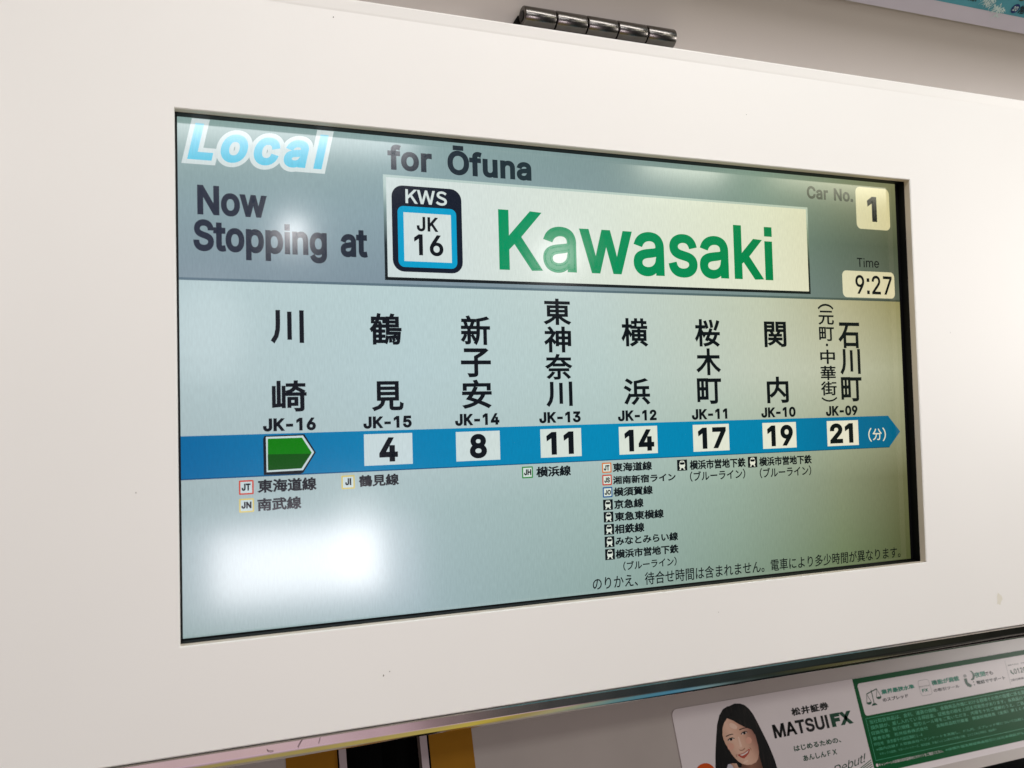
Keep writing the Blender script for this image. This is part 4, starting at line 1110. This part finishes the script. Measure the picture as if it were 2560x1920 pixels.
lines = [('L1', '当社取扱商品は、金利、通貨の価格、金融商品市場における相場その他の指標に係る変動等により損失が生じるおそれ', .306),
         ('L2', '損失額が、差し入れている保証金、証拠金の額を上回る可能性があります。各商品のリスクおよびサイト内の取扱商品', .306),
         ('L3', '目論見書、取引規程、取引ルール等をご覧いただき、内容を十分ご理解のうえ、ご自身の判断と責任によりお取引くだ', .306),
         ('L4', '業者名等　松井証券株式会社　　金融商品取引業者　関東財務局長（金商）第１６４号　　加入協会　日本証券業協会', .306),
         ('L5', '所在地　東京都千代田区麹町１‐４', None), ('L6', '※国内店頭ＦＸ取扱会社へアンケートを実施し、ドル円、スプレッド等について比較した結果。主要ＦＸ会社は以下のとおり', .306),
         ('L7', 'マネックス証券、マネーパートナーズ、楽天証券、外為どっとコム等の公表値と比較。２０２２年８月時点、当社調べ', None),
         ('L8', 'キャンペーンの詳細は松井証券ＷＥＢサイトをご確認ください。', None), ('L9', '※店頭外国為替証拠金取引には元本保証がなく損失が生じるおそれがあります', .300)]
ytop = {'L1': (-.0335, -.0314), 'L2': (-.0362, -.0342), 'L3': (-.0389, -.0370), 'L4': (-.0416, -.0398), 'L5': (-.0443, -.0426),
        'L6': (-.0467, -.0453), 'L7': (-.0491, -.0478), 'L8': (-.0541, -.0526), 'L9': (-.0538, -.0525)}
for k, s, xe in lines:
    b = D[k]
    fit(mb, kanji(s, 6), (b[0], ytop[k][0], xe or b[2], ytop[k][1]), Y2, P_white if k == 'L8' else P_pale)
mb.poly([(.1470 + .0008 * math.cos(j * .52), -.0533 + .0008 * math.sin(j * .52)) for j in range(12)], Y2, P_white)
mb.build('fine_print', gp)

BUILD_SCALE = 1.0

# ================================================================== POSTER on the ceiling cove
PO = FRAME @ Matrix.Translation((0, -.0085, .1992)) @ Matrix.Rotation(math.radians(50), 4, 'X')
po = thing('poster', 'white edged poster with a teal picture hanging on the ceiling', 'poster', PO)
M_paper = paint('poster_paper', 'B9B3BC', rough=.45, var=.015)
M_tealp = paint('poster_teal', '4A8A96', rough=.5, spec=.2, var=.10, vscale=60)
M_wisp = paint('poster_white', 'B4C6C2', rough=.45, var=.06, vscale=200)
M_navy = paint('poster_navy', '10245A', rough=.4)
mb = MB()
mb.box(.05, .52, -.0012, 0, 0, .095, M_paper)
mb.build('sheet', po)
mb = MB()
mb.poly([(.062, .0086), (.508, .0086), (.508, .090), (.062, .090)], -.00125, M_tealp)
mb.build('picture', po)
mb = MB()
rng = random.Random(4)
# brush of pale grass blades spilling over the margin
for k in range(150):
    t = rng.random()
    bx, bz = .2290 + .020 * t + rng.uniform(-.003, .003), .0165 - .0085 * t + rng.uniform(-.002, .003)
    a = math.radians(rng.uniform(205, 330))
    l = rng.uniform(.002, .0052)
    mb.poly([(bx, bz), (bx + .0004, bz + .0008), (bx + l * math.cos(a), bz + l * math.sin(a) * .6)], -.0013 - k * 2e-7, M_wisp)
mb.build('pale_brush', po)
mb = MB()
mb.poly([(.2577 + .0028 * math.cos(k * .26), .0126 + .0027 * math.sin(k * .26)) for k in range(24)], -.0014, M_navy)
fit(mb, latin('20', 20), (.2560, .0113, .2594, .0139), -.0015, M_wisp)
mb.poly([(.2577 + .0028 * math.cos(k * .26), .0196 + .0027 * math.sin(k * .26)) for k in range(24)], -.0014, paint('poster_olive', '2E2C1C'))
mb.build('number_badge', po)
mb = MB()
M_ptext = paint('poster_text', '14202A', rough=.4)
fit(mb, kanji('常磐線', 30), (.2608, .0102, .2770, .0152), -.0014, M_ptext)
mb.build('poster_text', po)
mb = MB()
fit(mb, kanji('千代田線', 30), (.2608, .0172, .2820, .0222), -.0014, M_ptext)
mb.build('poster_text', po)
mb = MB()
fit(mb, kanji('東京', 40), (.2195, .0118, .2275, .0165), -.0014, M_ptext)
mb.build('poster_text', po)

# ================================================================== INFORMATION DISPLAY
S = {k: ([mm(p) for p in v] if isinstance(v, list) and isinstance(v[0], list) else mm(v)) for k, v in SCREEN_MM.items()}
# the glass lies 9 mm behind the panel face
BUILD_SCALE = 1.01094
disp = thing('information_display', 'lit landscape screen listing upcoming train stops along a blue arrow', 'screen', FRAME @ Matrix.Translation((.00206, .009, .00022)))

WHITE = [(-40, [(0, 'C0D0D2'), (.25, 'C6D6D9'), (.5, 'D6E0D4'), (.75, 'E4E5D0'), (1, 'E6DDC0')]),
         (90, [(0, 'CAD6D6'), (.25, 'D2DEDC'), (.5, 'DAE3D6'), (.75, 'DEE2C4'), (1, 'D2C894')])]
M_bezel = paint('bezel_black', '020203', rough=.55, spec=.2)
C_white = lcd('lcd_white', WHITE)
C_bg = lcd('lcd_background', [  # yellowing and darkening rightwards: viewing-angle shift put into the emitted colours
    (-106, [(0, '8FA8A8'), (.25, '98B2B8'), (.5, '8DA9A4'), (.7, '809A85'), (.88, '687C52'), (1, '4C522A')]),
    (-60, [(0, '98B0B4'), (.25, 'A0BABD'), (.5, '9DB8B2'), (.7, '94AC98'), (.88, '858F6C'), (1, '68683F')]),
    (-44, [(0, 'A0B6BA'), (.25, 'AAC2C5'), (.5, 'A6BFBA'), (.7, 'A0B6A2'), (.88, '98A07E'), (1, '84845C')]),
    (0, [(0, 'ADC4C8'), (.25, 'B2CCD0'), (.5, 'B4CCC8'), (.75, 'BFC9B2'), (.9, 'BBBE9E'), (1, 'A6A67E')]),
    (39, [(0, 'B0C8CC'), (.25, 'B6D0D2'), (.5, 'BDD1CB'), (.75, 'C2CAAC'), (.9, 'B2AE80'), (1, '948C52')])], pale=.16)
C_hdr = lcd('lcd_header', [
    (38, [(0, '7E93A0'), (.25, '7A91A0'), (.5, '7C949C'), (.75, '76908A'), (.9, '66786A'), (1, '5A6450')]),
    (70, [(0, '86A0A8'), (.25, '86A2AC'), (.5, '809A9E'), (.75, '73907F'), (.9, '5C6E58'), (1, '50583C')]),
    (106, [(0, '84A49E'), (.25, '86A6A6'), (.5, '7C9896'), (.75, '7E9A84'), (.9, '7E8C66'), (1, '7C7C50')])], pale=.18)
C_rule = lcd('lcd_rule', [(0, [(0, '5C7280'), (.5, '5A7078'), (.8, '52665E'), (1, '454C3C')])])
C_text = lcd('lcd_black', [(0, [(0, '10141E'), (.5, '0A1218'), (1, '0A120C')])])
C_grey = lcd('lcd_grey_text', [(0, [(0, '2A3040'), (.25, '1E2834'), (.5, '24383A'), (.8, '30402E'), (1, '2C3420')])])
C_soft = lcd('lcd_soft_text', [(0, [(0, '2A3040'), (.8, '3A4834'), (.93, '323C2A'), (1, '20281C')])])
C_green = lcd('lcd_green', [(0, [(0, '009060'), (.4, '00905E'), (.7, '00874C'), (1, '006A30')])])
C_blue = lcd('lcd_blue', [(0, [(0, '00669C'), (.2, '007CAE'), (.5, '0087B4'), (.75, '0080A8'), (.9, '006A90'), (1, '00607E')])])
C_bluedk = lcd('lcd_blue_edge', [(0, [(0, '004A78'), (.5, '005E84'), (1, '004A58')])])
C_cyan = lcd('lcd_cyan', [(0, [(0, '009CC8'), (1, '009CC8')])])
C_badge = lcd('lcd_badge_black', [(0, [(0, '14182A'), (.5, '101C2A'), (1, '101C20')])])
C_arrow1 = lcd('lcd_arrow_green', [(0, [(0, '007800'), (1, '007800')])])
C_arrow2 = lcd('lcd_arrow_dark_green', [(0, [(0, '004E04'), (1, '004E04')])])
C_local = lcd('lcd_local_blue', [(86, [(0, '4CBCDA'), (1, '4CBCDA')]), (97, [(0, '6CC8E2'), (1, '7CCCE4')]), (104, [(0, '9CDCF0'), (1, '9CDCF0')])])
C_frame = lcd('lcd_board_frame', [(40, [(0, '0C1218'), (.5, '10181A'), (1, '141A12')]), (58, [(0, '1E2A32'), (.5, '1E2A2A'), (1, '24301E')]),
                                   (74, [(0, '7A9298'), (.5, '809890'), (1, '80906A')]), (84, [(0, 'B8CCCC'), (.5, 'B8CCC2'), (1, 'B4C0A0')])])
C_r = lcd('lcd_red_ring', [(0, [(0, 'C44A3A'), (1, 'C44A3A')])])
C_o = lcd('lcd_orange_ring', [(0, [(0, 'D07A44'), (1, 'D07A44')])])
C_y = lcd('lcd_yellow_ring', [(0, [(0, 'CFBE6E'), (1, 'CFBE6E')])])
C_g = lcd('lcd_green_ring', [(0, [(0, '3E8A4A'), (1, '3E8A4A')])])
C_b = lcd('lcd_blue_ring', [(0, [(0, '1E5A94'), (1, '1E5A94')])])

DEP = [-.00002 * k for k in range(0, 12)]     # thin print-like layers of the picture
XL, XR, ZL, ZH = -.1917, .1865, -.1053, .1060
# bezel: a black frame round the picture and the black liner of the recess
ox, oz, k_ = -.00206, -.00022, 1 / BUILD_SCALE
lo = [((a + ox) * k_, (c + oz) * k_) for a, c in ((-W2 + .0002, -H2 + .0002), (W2 - .0002, -H2 + .0002), (W2 - .0002, H2 - .0002), (-W2 + .0002, H2 - .0002))]
bi = [(XL, ZL), (XR, ZL), (XR, ZH), (XL, ZH)]
yf, yb = (.0042 - .009) * k_, -.0002
mb = MB()
v = [(a, yf, b) for a, b in lo] + [(a, yb, b) for a, b in lo] + [(a, yb, b) for a, b in bi] + [(a, .0003, b) for a, b in bi]
mb.add(v, [(j * 4 + i, j * 4 + (i + 1) % 4, j * 4 + 4 + (i + 1) % 4, j * 4 + 4 + i) for j in range(3) for i in range(4)], M_bezel)
lo2 = [(a * 1.02, b * 1.02) for a, b in lo]
mb.add([(a, yf, b) for a, b in lo2] + [(a, yf, b) for a, b in lo], [(i, (i + 1) % 4, 4 + (i + 1) % 4, 4 + i) for i in range(4)], M_bezel)
mb.build('bezel', disp)
mb = MB()
mb.poly([(XL - .001, ZL - .001), (XR + .001, ZL - .001), (XR + .001, ZH + .001), (XL - .001, ZH + .001)], DEP[0], C_bg)
mb.build('picture', disp)


def rect(mb, b, y, mat):
    mb.poly([(b[0], b[1]), (b[2], b[1]), (b[2], b[3]), (b[0], b[3])], y, mat)


mb = MB()
rect(mb, (XL - .001, .0385, XR + .001, ZH + .001), DEP[1], C_hdr)
hdr = mb.build('header_band', disp)
mb = MB()
rect(mb, (XL - .001, .0385, XR + .001, .0396), DEP[2], C_rule)
mb.build('header_rule', hdr)
mb = MB()
loc = S['Local']
V, F = latin('Local', 34, 100, .23)
V2, F2 = latin('Local', 34 + 70, 100, .23)
xa, xb = min(v[0] for v in V), max(v[0] for v in V)
za, zb = min(v[1] for v in V), max(v[1] for v in V)
fx, fz = (loc[2] - loc[0]) / (xb - xa), (loc[3] - loc[1]) / (zb - za)
mb.add([(loc[0] + (a - xa) * fx, DEP[2], loc[1] + (b - za) * fz) for a, b in V2], F2, C_white)
ol = mb.build('service_type_outline', hdr)
mb = MB()
mb.add([(loc[0] + (a - xa) * fx, DEP[3], loc[1] + (b - za) * fz) for a, b in V], F, C_local)
mb.build('service_type', hdr)
mb = MB()
fit(mb, latin('for Ōfuna', 32, 22, 0, 330), S['for'], DEP[2], C_grey)
mb.build('destination_text', hdr)
mb = MB()
fit(mb, latin('Now', 30, 0), S['Now'], DEP[2], C_grey)
fit(mb, latin('Stopping at', 30, 4, 0, 290), S['Stopping'], DEP[2], C_grey)
mb.build('status_text', hdr)
mb = MB()
fit(mb, latin('Car No.', 29, 18, 0, 280), S['Car'], DEP[2], C_soft)
mb.build('car_number_caption', hdr)
mb = MB()
fit(mb, latin('Time', 6, 0), S['Time'], DEP[2], C_text)
mb.build('clock_caption', hdr)

# station name board
mb = MB()
bo = (-.1072, .0412, .1246, .0882)
rect(mb, bo, DEP[2], C_frame)
rect(mb, (bo[0] + .0013, bo[1] + .0014, bo[2] - .0011, bo[3] - .0011), DEP[3], C_white)
board = mb.build('station_name_board', disp)
mb = MB()
fit(mb, latin('Kawasaki', 18, 0), S['Kawasaki'], DEP[4], C_green)
mb.build('station_name_text', board)
mb = MB()
a = S['badge_black']
mb.poly(rrect(*a, .0052), DEP[4], C_badge)
b = S['badge_blue']
mb.poly(rrect(*b, .0028), DEP[5], C_cyan)
rect(mb, S['badge_white'], DEP[6], C_white)
bd = mb.build('station_badge', board)
mb = MB()
fit(mb, kanji('ＫＷＳ', 26, .74), S['KWS'], DEP[7], C_white)
fit(mb, latin('JK', 24, 20), S['JK'], DEP[7], C_text)
fit(mb, latin('16', 20, -20), S['16'], DEP[7], C_text)
mb.build('badge_letters', board)
mb = MB()
mb.poly(rrect(*S['carbox'], .0030), DEP[2], C_white)
cb = mb.build('car_number_box', disp)
mb = MB()
fit(mb, latin('1', 36), S['one'], DEP[3], C_text)
mb.build('numeral', cb)
mb = MB()
mb.poly(rrect(*S['timebox'], .0028), DEP[2], C_white)
tb = mb.build('clock_box', disp)
mb = MB()
fit(mb, latin('9:27', 12, 0), S['clock'], DEP[3], C_text)
mb.build('numeral', tb)

# route arrow
mb = MB()
mb.poly([(XL - .001, -.0421), (.1746, -.0427), (.18275, -.0344), (.1745, -.0254), (XL - .001, -.0248)], DEP[1], C_blue)
ra = mb.build('route_arrow', disp)
mb = MB()
mb.poly([(XL - .001, -.0424), (.1746, -.0430), (.1749, -.0426), (XL - .001, -.0419)], DEP[2], C_bluedk)
mb.build('arrow_edge', ra)
mb = MB()
fit(mb, kanji('（', 6), (.1600, -.0394, .1624, -.0318), DEP[2], C_white)
fit(mb, kanji('分', 10), (.1630, -.0387, .1695, -.0323), DEP[2], C_white)
fit(mb, kanji('）', 6), (.1700, -.0394, .1724, -.0318), DEP[2], C_white)
mb.build('unit_text', ra)
mb = MB()
mb.poly(S['arrow_black'], DEP[3], C_text)
mb.poly(S['arrow_white'], DEP[4], C_white)
mb.poly(S['arrow_green'], DEP[5], C_arrow1)
g5 = S['arrow_green']
am = S['arrow_mid']
mb.poly([am[0], g5[4], g5[3], g5[2], am[1]], DEP[6], C_arrow2)
mb.build('current_stop_arrow', disp)

# stations: kanji column, code, minutes box
stations = [(['川', '崎'], 'JK-16', None, None), (['鶴', '見'], 'JK-15', 'box4', '4'), (['新', '子', '安'], 'JK-14', 'box8', '8'),
            (['東', '神', '奈', '川2'], 'JK-13', 'box11', '11'), (['横', '浜'], 'JK-12', 'box14', '14'), (['桜', '木', '町'], 'JK-11', 'box17', '17'),
            (['関', '内'], 'JK-10', 'box19', '19'), (['石', '川3', '町2'], 'JK-09', 'box21', '21')]
for names, code, box, num in stations:
    mb = MB()
    for k in names:
        fit(mb, kanji(k[0], 24), S[k], DEP[1], C_text)
    if code == 'JK-09':
        for k in ('元', '町3', '中', '華', '街'):
            fit(mb, kanji(k[0], 19), S[k], DEP[1], C_text)
        for k, ch in (('︵', '（'), ('︶', '）')):
            fit(mb, kanji(ch, 14), S[k], DEP[1], C_text, rot90=True)
        c_ = S['・']
        mb.poly([((c_[0] + c_[2]) / 2 + .0008 * math.cos(j * .52), (c_[1] + c_[3]) / 2 + .0008 * math.sin(j * .52)) for j in range(12)], DEP[1], C_text)
    mb.build('station_name', disp)
    mb = MB()
    fit(mb, latin(code, 40, 10), S[code], DEP[1], C_text)
    mb.build('station_code', disp)
    if box:
        mb = MB()
        rect(mb, S[box], DEP[3], C_white)
        bx = mb.build('minutes_box', disp)
        mb = MB()
        fit(mb, latin(num, 36, -14), S['n' + num], DEP[4], C_text)
        mb.build('numeral', bx)

# transfer lines
for k, s in (('t東海道線', '東海道線'), ('t南武線', '南武線'), ('t鶴見線', '鶴見線'), ('t横浜線', '横浜線'), ('u東海道線', '東海道線'), ('u湘南新宿ライン', '湘南新宿ライン'),
             ('u横須賀線', '横須賀線'), ('u京急線', '京急線'), ('u東急東横線', '東急東横線'), ('u相鉄線', '相鉄線'), ('uみなとみらい線', 'みなとみらい線')):
    mb = MB()
    fit(mb, kanji(s, 36), S[k], DEP[1], C_text)
    mb.build('transfer_line_name', disp)
for a in 'uvw':
    mb = MB()
    fit(mb, kanji('横浜市営地下鉄', 36), S[a + '横浜市営地下鉄'], DEP[1], C_text)
    b = S[a + '(ブルーライン)']
    V, F = kanji('（ブルーライン）', 20)
    fit(mb, (V, F), b, DEP[1], C_text)
    mb.build('transfer_line_name', disp)
for q, c, letters, ring in (('qJT', 'bJT', 'JT', C_r), ('qJN', 'bJN', 'JN', C_y), ('qJI', 'bJI', 'JI', C_y), ('qJH', 'bJH', 'JH', C_g),
                            ('rJT', 'cJT', 'JT', C_o), ('rJS', 'cJS', 'JS', C_r), ('rJO', 'cJO', 'JO', C_b)):
    b = S[q]
    w = .00062
    mb = MB()
    mb.poly(rrect(*b, .0004, 3), DEP[1], ring)
    rect(mb, (b[0] + w, b[1] + w, b[2] - w, b[3] - w), DEP[2], C_white)
    lb = mb.build('line_badge', disp)
    mb = MB()
    fit(mb, latin(letters, 42, 10), S[c], DEP[3], C_text)
    mb.build('badge_letters', lb)
for k in ('i1', 'i2', 'i3', 'i4', 'i5', 'i17', 'i19'):
    b = S[k]
    w, h = b[2] - b[0], b[3] - b[1]

    def at(u, v_):
        return (b[0] + u * w, b[1] + v_ * h)
    mb = MB()
    rect(mb, b, DEP[1], C_text)
    ic = mb.build('train_icon', disp)
    mb = MB()
    mb.poly([at(*p) for p in ((.30, .86), (.42, .93), (.58, .93), (.70, .86), (.77, .70), (.79, .45), (.74, .30), (.66, .25), (.34, .25), (.26, .30), (.21, .45), (.23, .70))], DEP[2], C_white)
    mb.poly([at(*p) for p in ((.28, .76), (.72, .76), (.74, .60), (.62, .54), (.38, .54), (.26, .60))], DEP[3], C_text)
    mb.poly([at(*p) for p in ((.42, .90), (.58, .90), (.58, .84), (.42, .84))], DEP[3], C_text)
    mb.poly([at(*p) for p in ((.30, .26), (.42, .26), (.34, .08), (.20, .08))], DEP[2], C_white)
    mb.poly([at(*p) for p in ((.58, .26), (.70, .26), (.80, .08), (.66, .08))], DEP[2], C_white)
    mb.build('train_front', ic)
mb = MB()
nt_ = (S['notice'][0], -.1040, S['notice'][2], -.0978)
fit(mb, kanji('のりかえ、待合せ時間は含まれません。電車により多少時間が異なります。', 10), nt_, DEP[1], C_text)
mb.build('notice_text', disp)
